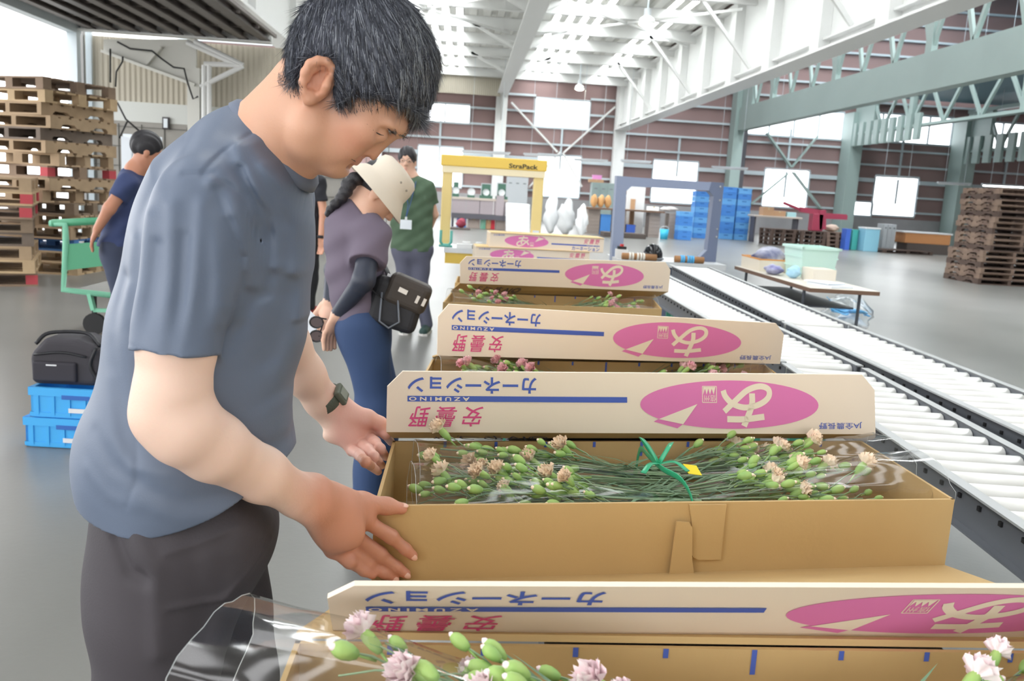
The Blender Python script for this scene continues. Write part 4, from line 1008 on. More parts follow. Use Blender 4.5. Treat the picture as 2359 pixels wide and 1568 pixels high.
st2 = strands(HP[fr_i], HN[fr_i], lambda p: np.array([.15, 0, -1.0]), 4200, (.02, .042), [lc('5a5e68'), lc('9aa0a8'), lc('b5babf'), lc('454852'), lc('7a7f88')], .0004, .10, 9, .2)
for q in (st, st2): q.build('hair_strands', m_hair, hair)
# short fade at the sideburn and nape
bp, bn = vnorm(body.data)
fx, fy = flat_(bp); ea, eb = Hd(690, 150), Hd(777, 245); inear = (fx > ea[0]) & (fx < eb[0]) & (fy < Hd(700, 128)[2]) & (fy > eb[2])
sel = ~inear & ((np.abs(bp[:, 1]-HC) > .045) & (np.abs(bp[:, 1]-HC) < .0765) & (segd(*flat_(bp), [tuple(Hd(*q)[[0, 2]]) for q in ((688, 196), (700, 150), (780, 150), (792, 235), (860, 225))]) < .016) & (bp[:, 2] > 1.3))
nap = (segd(*flat_(bp), [tuple(Hd(*q)[[0, 2]]) for q in ((660, 180), (676, 200))]) < .012) & (bp[:, 2] > 1.3)
ii = np.where(sel | nap)[0]
if len(ii):
    strands(bp[ii], bn[ii], lambda p: np.array([.3, 0, -1.0]), 2200, (.004, .008), [lc('3a3c45'), lc('55565e'), lc('7a7878')], .00025, .3, 11, .3).build('hair_fade', m_hair, hair)
br = np.concatenate([np.linspace(Hd(894, 292, -.045), Hd(920, 302, -.014), 60), np.linspace(Hd(894, 292, .045), Hd(920, 302, .014), 60)])
brn = np.tile(HF[None], (120, 1)).astype(np.float32)+np.array([0, -.35, .1])[None]; brn = brn/np.linalg.norm(brn, axis=1)[:, None]
strands((br+np.random.RandomState(1).uniform(-.004, .004, br.shape)+brn*.003), brn, lambda p: np.array([.8, .0, -.5]), 520, (.007, .013), [lc('2c2a2c'), lc('55514f'), lc('9a958f')], .00035, .5, 3, .35).build('eyebrows', m_hair, man)
from mathutils.bvhtree import BVHTree
def on_body(pts, off=.0003):
    out = []
    for q in pts:
        d = Vector(ray(*q)).normalized(); h = BV.ray_cast(Vector(CAMP), d)
        if h[0] is not None: out.append(np.array(h[0])+np.array(h[1])*off)
    return out
BV = BVHTree.FromPolygons([v.co for v in body.data.vertices], [tuple(p.vertices) for p in body.data.polygons])
MIR = lambda P: [np.array([p[0], 2*HC-p[1], p[2]]) for p in P]
b = MB()
for pl, rs in (([(853, 292), (860, 300), (868, 306), (876, 310), (884, 312)], [.0002, .0005, .0008, .0009, .0005]), ([(840, 276), (846, 286), (853, 293)], [.0001, .0004, .0004]), ([(800, 361), (811, 367), (819, 372)], [.0004, .0008, .0006])):
    P = on_body(pl)
    if len(P) == len(pl): b.tube(P, rs, 6); b.tube(MIR(P), rs, 6)
b.build('lash_crease_lines', M('dark lash and crease', '3d302a', .5), man)  # includes dark eye crease and mouth lines that stand in for crease shade
# wristwatch on the far wrist
wc = W(748, 921, 1.722); ax = Vector(U3(W(765, 945, 1.73)-W(700, 862, 1.69))); t = thing('wristwatch', 'olive green digital watch on the far wrist of the man in slate blue', 'watch', wc)
q = ax.to_track_quat('Z', 'Y').to_matrix(); b = MB(); b.smooth = True
prof = [(.0335, -.011), (.037, -.0115), (.0385, -.009), (.0385, .009), (.037, .0115), (.0335, .011), (.0335, -.011)]; b.lathe(prof, n=36, axis=q); b.build('strap', M('olive strap', '4b5246', .6, bump=(300, .3)), t)
face_d = (q @ Vector((0, 1, 0))); fd = Vector((.35, -.45, .8)); fd = (fd-ax*fd.dot(ax)).normalized(); R = Matrix((ax.cross(fd), ax, fd)).transposed()
b = MB(); b.box(fd*.040, (.034, .036, .012), mat=R); o = b.build('case', M('olive case', '565c4f', .5), t); bevel(o, .004, 3)
b = MB(); b.box(fd*.0465, (.022, .020, .002), mat=R); b.build('display', M('grey display', '8a8f86', .2), t)
# ================================================================ the people behind
def frame(f, l=None):
    f = U3(f); l = U3(np.cross((0, 0, 1), f)) if l is None else U3(l); u = np.cross(f, l); return np.array([f, l, u])
def figure(label, J, col, vox=.006, cuff=.55, pre=None, hair=True, hem=None, sleeve=1.0, tor=(.115, .17), extra=None):
    """J: head, hf, neck, shR/L, elR/L, wrR/L, hdR/L (hand direction), chest, pel, knR/L, anR/L, face direction bf"""
    g = {k: _v(v) for k, v in J.items()}; t = thing('person', label, 'person')
    A = frame(g['hf'], J.get('hl')); F_, L_, U_ = A; hp_ = lambda x, y, z: g['head']+F_*x+L_*y+U_*z
    s = Sdf()
    s.ell(hp_(-.005, 0, .045), (.095, .073, .088), A, 0); s.ell(hp_(.028, 0, -.025), (.062, .058, .085), A, .03)
    s.cone(hp_(.0, .045, -.045), hp_(.075, .012, -.092), .024, .018, .03); s.cone(hp_(.0, -.045, -.045), hp_(.075, -.012, -.092), .024, .018, .03)
    s.cone(hp_(.088, 0, .022), hp_(.106, 0, -.018), .008, .011, .012)
    for q in (-1, 1):
        s.ell(hp_(.094, .032*q, .018), (.010, .016, .009), A, .01, 1); s.ell(hp_(.080, .032*q, .017), (.012, .013, .011), A, .004)
        s.ell(hp_(-.005, .076*q, -.002), (.022, .008, .032), A, .006); s.ell(hp_(.097, .013*q, -.022), (.008, .007, .008), A, .006)
    s.chain([hp_(.083, -.024, -.052), hp_(.092, 0, -.050), hp_(.083, .024, -.052)], .005, .008); s.chain([hp_(.082, -.022, -.062), hp_(.090, 0, -.063), hp_(.082, .022, -.062)], .0055, .008)
    s.ell(hp_(.080, 0, -.095), (.018, .022, .018), A, .02)
    s.cone(g['neck'], hp_(-.015, 0, -.04), .06, .052, .03)
    bf = frame(g['bf']); mid = (g['chest']+g['pel'])/2
    for a in ('R', 'L'): s.cone(g['sh'+a], g['neck'], .05, .055, .05)
    s.cone(g['chest'], g['pel'], .10, .11, .08)
    for a in ('R', 'L'):
        sh, el, wr, hd = g['sh'+a], g['el'+a], g['wr'+a], U3(g['hd'+a])
        s.chain([sh, el, wr], [.047, .040, .028], .02)
        pn = U3(np.cross(hd, np.cross((0, 0, 1), hd)+np.array([.01, 0, 0]))); sd = U3(np.cross(hd, pn)); s.ell(wr+hd*.05, (.05, .038, .018), np.array([hd, sd, pn]), .02)
        for i in range(4):
            k0 = wr+hd*.085+sd*(.030-.02*i); k1 = k0+hd*.04*(1-.12*abs(i-1.3))-pn*.008; k2 = k1+hd*.03-pn*.02; s.chain([k0, k1, k2], [.0105, .0095, .008], .005)
        s.chain([wr+hd*.02+sd*.03, wr+hd*.06+sd*.052, wr+hd*.095+sd*.05], [.014, .011, .009], .008)
        hip = g['pel']+bf[1]*(-.09 if a == 'R' else .09); s.chain([hip, g['kn'+a], g['an'+a]], [.075, .05, .035], .04); s.cone(g['an'+a]+_v((0, 0, -.04)), g['an'+a]+bf[0]*.13-_v((0, 0, .05)), .03, .025, .02)
    sk, lp = lc(col.get('skin', 'd9a888')), lc('b9706a')
    def bc(P):
        c = np.repeat(sk[None], len(P), 0)
        for q in (hp_(.09, 0, -.050), hp_(.088, 0, -.064)): c = mixc(c, lp, .7*bell(P, q, (.012, .018, .008)))
        for q in (-1, 1):
            c = mixc(c, lc('3a2c26'), np.minimum(1, 1.6*bell(P, hp_(.090, .032*q, .015), (.008, .012, .0045)))); c = mixc(c, lc('4a3a33'), np.minimum(1, 1.2*bell(P, hp_(.098, .033*q, .038), (.012, .017, .005))))
        if 'arm' in col:
            for a in ('R', 'L'):
                d = g['wr'+a]-g['sh'+a]; tt = ((P-g['sh'+a]) @ d)/(d @ d); e = np.sqrt(np.maximum(((P-g['sh'+a]-tt[:, None]*d)**2).sum(1), 0)); c = np.where(((tt > -.1) & (tt < 1.0) & (e < .24) & (P[:, 2] < g['sh'+a][2]+.06))[:, None], lc(col['arm'])[None], c)
        return c
    allp = np.array([v for k, v in g.items() if k[:2] in ('he', 'ne', 'sh', 'el', 'wr', 'pe', 'kn', 'an', 'ch')]); lo, hi = allp.min(0)-.28, allp.max(0)+.28; lo[2] = max(lo[2], -.05)
    o = s.build('person_body', skinmat('skin '+label[:12]), lo, hi, vox, t, bc)
    # shirt
    T_ = Sdf(); nb_ = g['neck']-U3(g['neck']-g['chest'])*.035
    for a in ('R', 'L'): T_.cone(g['sh'+a], nb_, .066, .072, .05)
    lean_ = U3(g['chest']-g['pel']); LR_ = np.array([U3(np.cross(bf[1], lean_)), bf[1], lean_])
    for k in (-.05, .25, .55, .85, 1.1): T_.ell(g['chest']*(1-k)+g['pel']*k, (tor[0], tor[1], .14), LR_, .06)
    hemz = hem if hem is not None else g['pel'][2]-.10
    Tp = T_.p; T_.p = []
    sl = []
    for a in ('R', 'L'):
        sh, el = g['sh'+a], g['el'+a]; q = Sdf(); q.cone(sh, sh+(el-sh)*(cuff*1.1), .066*sleeve, .060*sleeve, .02); q.plane(sh+(el-sh)*cuff, U3(el-sh)); sl.append(q.p)
    B_ = Sdf()
    def post(P, d):
        for q in sl:
            e = B_.ev(P, q); k = .03; h = np.maximum(k-np.abs(d-e), 0)/k; d = np.minimum(d, e)-h*h*k*.25
        d = d-.004*np.sin(P[:, 2]*31+P[:, 0]*24+P[:, 1]*19)-.003*np.sin(P[:, 2]*55-P[:, 0]*40)
        if pre: d = pre(P, d)
        e = nb_+U3(g['neck']-nb_)*.03; d = np.maximum(d, np.where(np.sqrt(((P-g['neck'])**2).sum(1)) < .13, (P-g['neck']) @ _v(U3(g['head']-g['neck']))-.012, -9))
        return np.maximum(d, hemz-P[:, 2])
    T_.p = Tp; T_.post = post
    T_.build('shirt', M('cloth '+col['shirt'], col['shirt'], .8, bump=(300, .05)), lo, hi, vox, t, margin=.07)
    G_ = Sdf()
    G_.ell(g['pel']+_v((0, 0, -.02)), (tor[0]*.97, tor[1]*.95, .14), bf, 0)
    for a in ('R', 'L'): hip = g['pel']+bf[1]*(-.085 if a == 'R' else .085); G_.chain([hip, g['kn'+a], g['an'+a]+_v((0, 0, -.01))], [.10, .072, .058], .05)
    G_.post = lambda P, d: np.maximum(np.maximum(d-.004*np.sin(P[:, 2]*28+P[:, 0]*30), .045-P[:, 2]), P[:, 2]-hemz-.12)
    G_.build('trousers', M('trouser '+col['trousers'], col['trousers'], .8, bump=(200, .08)), lo, hi, vox, t, margin=.05)
    for a in ('R', 'L'):
        an = g['an'+a]; q = Sdf(); q.cone(an+_v((0, 0, -.045))-bf[0]*.03, an+bf[0]*.17-_v((0, 0, .055)), .047, .040, .02); q.plane((0, 0, .012), (0, 0, -1)); sh_ = q.build('shoe', M('shoe '+col['shoe'], col['shoe'], .6), an-.3, an+.3, vox, t)
        b = MB(); b.prism([(-.085, -.045), (.19, -.042), (.21, 0), (.19, .042), (-.085, .045)], .022, 0, Matrix(bf.T.tolist()), (an[0], an[1], .0)); b.build('sole', M('shoe sole', 'e4e2de', .6), sh_)
    if hair:
        h = Sdf(); h.ell(hp_(-.012, 0, .052), (.106, .086, .100), A, 0); h.ell(hp_(.125, 0, -.035), (.075, .12, .105), A, .02, 1); h.ell(hp_(.035, 0, -.10), (.10, .13, .085), A, .02, 1); h.plane(hp_(0, 0, -.075), -U_)
        h.post = lambda P, d: d-.003*np.sin(P @ _v(L_)*160+P @ _v(U_)*60)
        ho = h.build('hair', M('black hair', '26252a', .5, bump=(180, .3)), hp_(0, 0, 0)-.2, hp_(0, 0, 0)+.2, .005, t)
    return t, g, hp_, A
# --- woman in the purple top
YW = 3.45
Pw = lambda x, y, d=0: W(x, y, YW+d)
FW = np.array([1, .12, -.0])
wa = dict(head=Pw(868, 445), hf=(.62, .10, -.78), neck=Pw(826, 482), shR=Pw(856, 545, -.14), shL=Pw(822, 520, .17), elR=Pw(838, 645, -.24), wrR=Pw(779, 722, -.10), hdR=(-.35, .25, -.85), elL=Pw(770, 620, .30), wrL=Pw(760, 692, .16), hdL=(-.1, -.3, -.9),
          chest=Pw(812, 560), pel=Pw(836, 740), bf=FW, knR=Pw(868, 945, -.08), knL=Pw(880, 930, .12), anR=Pw(842, 1128, -.08), anL=Pw(880, 1105, .14))
for k in ('anR', 'anL'): wa[k][2] = .09
woman, gw, hw, Aw = figure('person in a beige bucket hat and purple top holding sunglasses behind the back', wa, dict(shirt='6a6070', trousers='32486f', shoe='4a4a4e', skin='e3b8a0', arm='2c3242'), .005, .62, hem=Pw(850, 766)[2], sleeve=1.12, tor=(.105, .165), hair=False)
h = Sdf(); h.ell(hw(-.012, 0, .045), (.103, .082, .096), Aw, 0); h.ell(hw(.11, 0, -.03), (.075, .1, .1), Aw, .02, 1); h.ell(hw(.04, 0, -.10), (.09, .12, .09), Aw, .02, 1)
br_ = [Pw(818, 412, -.05), Pw(803, 425, -.07), Pw(796, 442, -.08), Pw(786, 456, -.08), Pw(772, 470, -.08), Pw(762, 482, -.07), Pw(757, 492, -.06)]
for i, p in enumerate(br_): h.ell(p, (.034-.003*i, .03-.002*i, .027-.002*i), None, .006)
h.build('hair', M('black hair', '26252a', .5, bump=(180, .3)), Pw(820, 440)-.4, Pw(820, 440)+.4, .005, woman)
# bucket hat
hm = Matrix(np.array([Aw[0], Aw[1], Aw[2]]).T.tolist()); b = MB(); b.smooth = True
prof = [(.152, -.004), (.150, .000), (.125, .028), (.106, .052), (.101, .058), (.097, .095), (.088, .128), (.070, .142), (.03, .147), (.001, .148), (.001, .143), (.068, .137), (.084, .122), (.092, .09), (.098, .055), (.122, .024), (.146, -.004), (.152, -.004)]
b.lathe([(r, z) for r, z in prof], hw(-.004, 0, -.006), 36, hm @ Matrix.Rotation(-.06, 3, 'Y')); hat = b.build('bucket_hat', M('beige hat', 'd9cfbf', .85, bump=(200, .1)))
tag(hat, 'beige cotton bucket hat on the head of the person in purple', 'hat')
b = MB()
for a in (-.9, -1.35): b.sphere(hw(-.004+.094*math.cos(a), .094*math.sin(a), .095), .0045, 8, 5)
b.build('eyelet', M('eyelet', '8f877c', .4), hat)
# sling bag, strap
bagc = Pw(912, 700, -.12)
bag = thing('sling_bag', 'black sling bag with silver trim hanging at the hip of the person in purple', 'bag', bagc)
b = MB(); b.box((0, 0, 0), (.20, .10, .19), ry=.25); o = b.build('body', M('black nylon', '23242a', .6, bump=(300, .1)), bag); bevel(o, .03, 4)
b = MB(); b.box((.045, -.005, .045), (.17, .115, .12), ry=.35); o = b.build('flap', M('dark brown flap', '3a332e', .6), bag); bevel(o, .03, 4)
for c_, d_ in (((.03, -.066, .06), (.035, .004, .018)), ((.085, -.066, .03), (.012, .004, .03)), ((.11, -.066, .02), (.012, .004, .03))): b = MB(); b.box(c_, d_, ry=.4); b.build('emblem', M('silver emblem', 'd5d0c8', .3, metal=.6), bag)
b = MB(); b.smooth = True; b.tube([(-.05, -.056, .05), (-.055, -.062, -.06), (-.02, -.062, -.085), (.02, -.062, -.06), (.01, -.058, .04)], .004, 6); b.build('piping', M('grey piping', '6c727c', .5), bag)
b = MB(); b.smooth = True
b.tube([p-np.array(bagc) for p in spline([Pw(903, 668, -.14), Pw(893, 628, -.10), Pw(880, 600, .02)], 4)], .011, 8, flat=.2)
b.tube([p-np.array(bagc) for p in spline([Pw(883, 690, -.17), Pw(850, 660, -.19), Pw(806, 600, -.16), Pw(780, 560, -.13), Pw(762, 510, -.06), Pw(768, 478, .02)], 5)], .008, 8, flat=.25); b.build('strap', M('black nylon', '23242a', .6), bag)
b = MB(); b.box(Pw(897, 640, -.13)-bagc, (.022, .006, .03), ry=.3); b.box(Pw(904, 662, -.15)-bagc, (.02, .006, .02), ry=.3); b.build('buckle', M('steel buckle', 'aeb0b2', .3, metal=.7), bag)
# sunglasses, folder, wrist band
sg = thing('sunglasses', 'dark sunglasses held behind the back of the person in purple', 'sunglasses', Pw(730, 757, -.06))
for dy, (px, py) in ((0, (729, 742)), (1, (729, 774))):
    p = Pw(px, py, -.08)-Pw(730, 757, -.06); b = MB(); b.smooth = True
    ring = [(p[0]+.026*math.cos(a), p[1], p[2]+.022*math.sin(a)) for a in np.linspace(0, 2*PI, 21)]; b.tube(ring, .003, 6); b.build('rim', M('black frame', '1d1c1f', .3), sg)
    b = MB(); b.lathe([(.0001, 0), (.024, 0)], p, 20, Matrix.Rotation(PI/2, 3, 'X')); b.build('lens', M('brown lens', '4a3a3a', .15), sg)
b = MB(); b.tube([Pw(735, 732, -.08)-Pw(730, 757, -.06), Pw(752, 735, -.06)-Pw(730, 757, -.06)], .003, 6); b.tube([Pw(735, 775, -.08)-Pw(730, 757, -.06), Pw(745, 742, -.03)-Pw(730, 757, -.06)], .003, 6); b.build('temple', M('black frame', '1d1c1f', .3), sg)
b = MB(); q = [Pw(686, 742, .05), Pw(714, 714, .06), Pw(746, 748, .05), Pw(690, 782, .03)]; b.sheet([q[0], q[3], q[2], q[1]], .006)
tag(b.build('papers', M('white paper', 'e6edf4', .6)), 'white papers held behind the back beside the sunglasses', 'papers')
# --- man in the green shirt
YG = 8.2; Pg = lambda x, y, d=0: W(x, y, YG+d)
gj = dict(head=Pg(938, 374), hf=(-.06, -1, -.05), neck=Pg(944, 408), shR=Pg(910, 430), shL=Pg(984, 432), elR=Pg(897, 490, .08), elL=Pg(1000, 494, .08), wrR=Pg(920, 530, .22), wrL=Pg(986, 535, .22), hdR=(.9, .2, -.3), hdL=(-.9, .2, -.3),
          chest=Pg(948, 455), pel=Pg(950, 570), bf=(-.12, -1, 0), knR=Pg(934, 665), knL=Pg(968, 668), anR=Pg(938, 748), anL=Pg(982, 752))
for k in ('anR', 'anL'): gj[k][2] = .09
green, gg, hg, Ag = figure('person standing in a green shirt with a blue lanyard, hands behind the back', gj, dict(shirt='4f6650', trousers='5e6072', shoe='2f4a46', skin='e0b59d'), .008, .60, hem=.775, tor=(.13, .20), sleeve=1.1)
b = MB()
for q in (-1, 1): b.tube([hg(.108, .033*q+.022*math.cos(a), .018+.017*math.sin(a)) for a in np.linspace(0, 2*PI, 17)], .0018, 5)
b.tube([hg(.11, -.011, .02), hg(.11, .011, .02)], .0018, 5)
for q in (-1, 1): b.tube([hg(.105, .055*q, .02), hg(.0, .078*q, .02)], .0015, 5)
b.build('glasses', M('glasses frame', '6c6466', .3), green)
bd = thing('name_badge', 'white name badge on a blue lanyard over the green shirt', 'badge', Pg(935, 517, -.19))
o0 = Pg(935, 517, -.19); b = MB(); b.box((0, 0, 0), (.105, .006, .085)); b.build('card', M('white paper', 'e6edf4', .6), bd)
b = MB(); b.box((0, -.002, .055), (.02, .004, .03)); b.build('clip', M('steel buckle', 'aeb0b2', .3, metal=.7), bd)
b = MB(); b.tube([(0, 0, .07), Pg(940, 470, -.165)-o0, Pg(930, 425, -.12)-o0, Pg(928, 408, -.02)-o0], .008, 6, flat=.3); b.tube([(0, 0, .07), Pg(945, 470, -.165)-o0, Pg(957, 425, -.12)-o0, Pg(960, 408, -.02)-o0], .008, 6, flat=.3); b.build('lanyard', M('blue lanyard', '3a5aa8', .6), bd)
# --- man in the navy shirt at the left
YN = 6.2; Pn = lambda x, y, d=0: W(x, y, YN+d)
nj = dict(head=Pn(336, 352), hf=(.86, .45, -.30), neck=Pn(312, 395), shR=Pn(292, 425, -.17), shL=Pn(318, 415, .2), elR=Pn(252, 480, -.24), wrR=Pn(224, 528, -.18), hdR=(-.35, -.1, -.9), elL=Pn(372, 480, .3), wrL=Pn(395, 540, .3), hdL=(.4, .1, -.9),
          chest=Pn(298, 450), pel=Pn(268, 572), bf=(.9, .35, 0), knR=Pn(285, 690, -.09), knL=Pn(290, 685, .1), anR=Pn(270, 800, -.09), anL=Pn(292, 790, .12))
for k in ('anR', 'anL'): nj[k][2] = .09
navy, gn, hn, An = figure('person in a navy T-shirt seen from behind beside the green cart', nj, dict(shirt='38456e', trousers='3a4258', shoe='3a3a3e', skin='c98f74'), .008, .55, hem=Pn(250, 566)[2], tor=(.115, .17))
# --- man in black, mostly hidden
YB = 9.0; Pb = lambda x, y, d=0: W(x, y, YB+d)
bj = dict(head=Pb(706, 362), hf=(.7, .7, -.1), neck=Pb(706, 398), shR=Pb(735, 420, -.12), shL=Pb(684, 418, .12), elR=Pb(745, 490, -.14), wrR=Pb(739, 550, -.16), hdR=(.05, .1, -1), elL=Pb(668, 490, .14), wrL=Pb(672, 545, .1), hdL=(0, 0, -1),
          chest=Pb(710, 450), pel=Pb(706, 545), bf=(.75, .65, 0), knR=Pb(716, 640), knL=Pb(690, 640), anR=Pb(712, 705), anL=Pb(684, 702))
for k in ('anR', 'anL'): bj[k][2] = .09
blackman, gb, hb, Ab = figure('person in a black T-shirt half hidden behind the man in slate blue', bj, dict(shirt='26272f', trousers='24252b', shoe='a03a38', skin='dca48a'), .008, .62, hem=Pb(720, 538)[2], tor=(.115, .18))
b = MB(); b.smooth = True; b.lathe([(.031, -.015), (.034, -.015), (.034, .015), (.031, .015), (.031, -.015)], Pb(738, 545, -.16), 16)
tag(b.build('wristwatch', M('black strap', '202127', .5)), 'black wristwatch on the arm of the person in black', 'watch')
# ================================================================ goods, machines and furniture around the hall
def rY(x0, y0, x1, y1, Y):
    a, c = atY((x0+x1)/2, y0, Y), atY((x0+x1)/2, y1, Y); return c[0], c[2], a[2], (x1-x0)/FPX*np.dot(a-CAMP, AF)
wood = [M('pallet wood %d' % i, h, .8, noise=(6, .22)) for i, h in enumerate(('b39a7c', '96806c', '7b6e63', 'c6ac88', '8d7a66'))]
m_pred = M('red pallet end', 'b8474f', .7); m_pblue = M('blue pallet', '3d6fa8', .7, noise=(5, .2))
def pallet(label, loc, rz, m, W_=1.1, D_=1.1, H=.145, group=None, red=False, stringer=False, first={}):
    key = (m.name, W_, D_, H, red, stringer)
    if key in first: return dup(first[key], loc, rz, label, group)
    t = thing('pallet', label, 'pallet', loc, rz, group); rn = random.Random(len(first)+3)
    for nm, z, n in (('top_deck', H-.011, 7), ('bottom_deck', .011, 5)):
        b = MB(); w_ = D_/n*.78
        for k in range(n): b.box((0, -D_/2+w_/2+(D_-w_)*k/(n-1), z), (W_, w_, .022))
        b.build(nm, m, t)
    if stringer:
        for x in (-1, 0, 1):
            b = MB(); pr = [(-D_/2, .022), (-D_*.36, .022), (-D_*.32, .06), (-D_*.16, .06), (-D_*.12, .022), (D_*.12, .022), (D_*.16, .06), (D_*.32, .06), (D_*.36, .022), (D_/2, .022), (D_/2, H-.022), (-D_/2, H-.022)]
            b.prism(pr, .07, -.035, Matrix(((0, 0, 1), (1, 0, 0), (0, 1, 0))), (x*(W_/2-.035), 0, 0)); b.build('stringer', m, t)
    else:
        for x in (-1, 0, 1):
            for y in (-1, 0, 1):
                b = MB(); b.box((x*(W_/2-.06), y*(D_/2-.06), H/2), (.12, .12, H-.044)); b.build('block', m_pred if red and abs(x*y) else m, t)
    first[key] = t; return t
rn = random.Random(11)
NP = 16
for k in range(NP):
    z = k*.1505; up_ = k >= 6; m = wood[rn.randrange(5)] if k != 2 else m_pblue
    pallet('weathered wooden pallet, %s of the tall stack by the left door' % ORD[NP-1-k] if k < NP-1 else 'weathered grey pallet, topmost of the tall stack by the left door', (-5.42+(.0 if up_ else .02)+rn.uniform(-.04, .04), 11.8+rn.uniform(-.03, .03), z), math.radians((-22 if up_ else -5)+rn.uniform(-2.5, 2.5)+(8 if k in (9, 4) else 0)), m, 1.12, 1.12, .15, 'pallets in the tall left stack', red=(k == 8), stringer=k in (10, 11, 12, 13, 7))
for k in range(8):
    pallet('worn wooden pallet, %s of the low stack at the left edge' % ORD[7-k], (-5.52+rn.uniform(-.03, .03), 10.3, k*.1505), math.radians(24+rn.uniform(-3, 3)), wood[(k*2+1) % 5], 1.12, 1.12, .15, 'pallets in the low left stack', red=k in (0, 5, 6))
m_dk = M('dark pallet wood', '6e5a50', .8, noise=(4, .3, '8d7868')); m_dk2 = M('dark brown pallet', '5b4a42', .8, noise=(4, .2))
for k in range(17):
    pallet('dark brown pallet, %s of the right-hand stack' % ORD[16-k], (11.85+(.16 if k > 5 else 0)+rn.uniform(-.03, .03), 18.75+rn.uniform(-.03, .03), k*.1215), math.radians(rn.uniform(-1.5, 1.5)), m_dk if k % 3 else m_dk2, 1.4, 1.4, .121, 'pallets in the right-hand stack', stringer=True)
# blue plastic crates
m_cr = [M('blue crate', '4f93e0', .45), M('light blue crate', '6fb4ee', .45), M('bright blue crate', '45aef0', .45)]
def crate(label, loc, rz, m, W_, D_, H, group=None, first={}):
    key = (m.name, round(W_, 2), round(D_, 2), round(H, 2))
    if key in first: return dup(first[key], loc, rz, label, group)
    t = thing('plastic_crate', label, 'crate', loc, rz, group)
    b = MB(); th = .012
    for x, y, dx, dy in ((0, -1, W_, th), (0, 1, W_, th), (-1, 0, th, D_), (1, 0, th, D_)): b.box((x*(W_-th)/2*.97, y*(D_-th)/2*.97, H*.5), (dx*.97, dy*.97, H*.96))
    b.box((0, 0, .01), (W_*.95, D_*.95, .015)); body = b
    b = MB()
    for s in (-1, 1): b.box((0, s*(D_/2-.008), H-.02), (W_, .022, .04)); b.box((s*(W_/2-.008), 0, H-.02), (.022, D_, .04)); b.box((0, s*(D_/2-.01), H*.12), (W_*.99, .016, .02)); b.box((s*(W_/2-.01), 0, H*.12), (.016, D_*.99, .02))
    rim = b
    b = body
    for s in (-1, 1):
        for k in range(6): b.box((W_*(-.5+(k+.5)/6), s*(D_/2-.008), H*.5), (.018, .018, H*.8))
        for k in range(4): b.box((s*(W_/2-.008), D_*(-.5+(k+.5)/4), H*.5), (.018, .018, H*.8))
    b.build('body', m, t); rim.build('rim', m, t)
    for s in (-1, 1): b = MB(); b.box((0, s*(D_/2-.002), H*.72), (W_*.3, .012, H*.14)); b.build('grip', M('crate grip shade', '2f66b8', .6), t)
    first[key] = t; return t
def crate_stack(x0, y0, x1, y1, n, label, group, D_=None, mats=(0,)):
    Y = atZ((x0+x1)/2, y1, 0)[1]; cx, z0, z1, w_ = rY(x0, y0, x1, y1, Y); h = z1/n; D_ = D_ or w_*1.15
    for k in range(n): crate('blue crate, %s of the %s' % (ORD[n-1-k], label), (cx, Y+D_/2, k*h), 0, m_cr[mats[k % len(mats)]], w_, D_, h*.985, group)
crate_stack(1560, 487, 1592, 553, 6, 'short stack left of the tall blue crates', 'crates in the short stack', mats=(0, 0, 1))
crate_stack(1594, 440, 1626, 549, 9, 'tall stack seen through the grey arch', 'crates in the stack through the arch', mats=(0, 1))
crate_stack(1655, 430, 1688, 551, 9, 'tall stack right of the grey arch, left of the pair', 'crates in the left stack of the pair', mats=(1, 0, 0))
crate_stack(1689, 433, 1722, 553, 9, 'rightmost tall stack beside the grey arch', 'crates in the right stack of the pair', mats=(1, 0))
crate_stack(2192, 476, 2218, 561, 6, 'pale stack hidden behind the dark pallets', 'crates behind the dark pallets', mats=(1, 2))
# crates and camera bag near the left edge
for k, (lb, dx) in enumerate((('bright blue crate on the floor under another one, left edge', 0), ('bright blue crate carrying the black bag', .03))):
    c = crate(lb, (-1.865+dx, 4.40, k*.152), math.radians(-3), m_cr[2], .46, .36, .152, 'crates under the black bag')
    if k == 0: b = MB(); b.box((.02, -.186, .045), (.11, .004, .022)); b.build('label', M('white tag', 'dfe1e4', .5), c)
bg_ = thing('camera_bag', 'black padded camera bag standing on the blue crates', 'bag', (-1.915, 4.40, .306))
b = MB(); b.smooth = True; b.prism([(-.17, 0), (.15, 0), (.17, .10), (.15, .20), (.05, .235), (-.10, .235), (-.175, .15)], .24, -.12, Matrix(((1, 0, 0), (0, 0, -1), (0, 1, 0)))); o = b.build('body', M('black bag cloth', '3c3a40', .75, bump=(250, .2)), bg_, False); bevel(o, .03, 4)
b = MB(); b.box((-.05, -.125, .07), (.21, .03, .10)); o = b.build('pocket', M('dark bag cloth', '34323a', .75), bg_); bevel(o, .012, 3)
b = MB(); b.smooth = True; b.tube(spline([(-.15, -.123, .15), (-.02, -.127, .168), (.10, -.125, .15)], 5), .006, 6); b.tube(spline([(.16, -.125, .02), (.12, -.128, .11), (.15, -.122, .20)], 5), .008, 6); b.tube(spline([(-.15, -.10, .20), (-.1, -.06, .25), (.06, -.02, .25), (.15, -.08, .20)], 5), .010, 6); b.build('piping', M('black trim', '202126', .5), bg_)
b = MB(); b.box((-.06, -.142, .105), (.05, .002, .007)); b.build('tag', M('white tag', 'dfe1e4', .5), bg_)
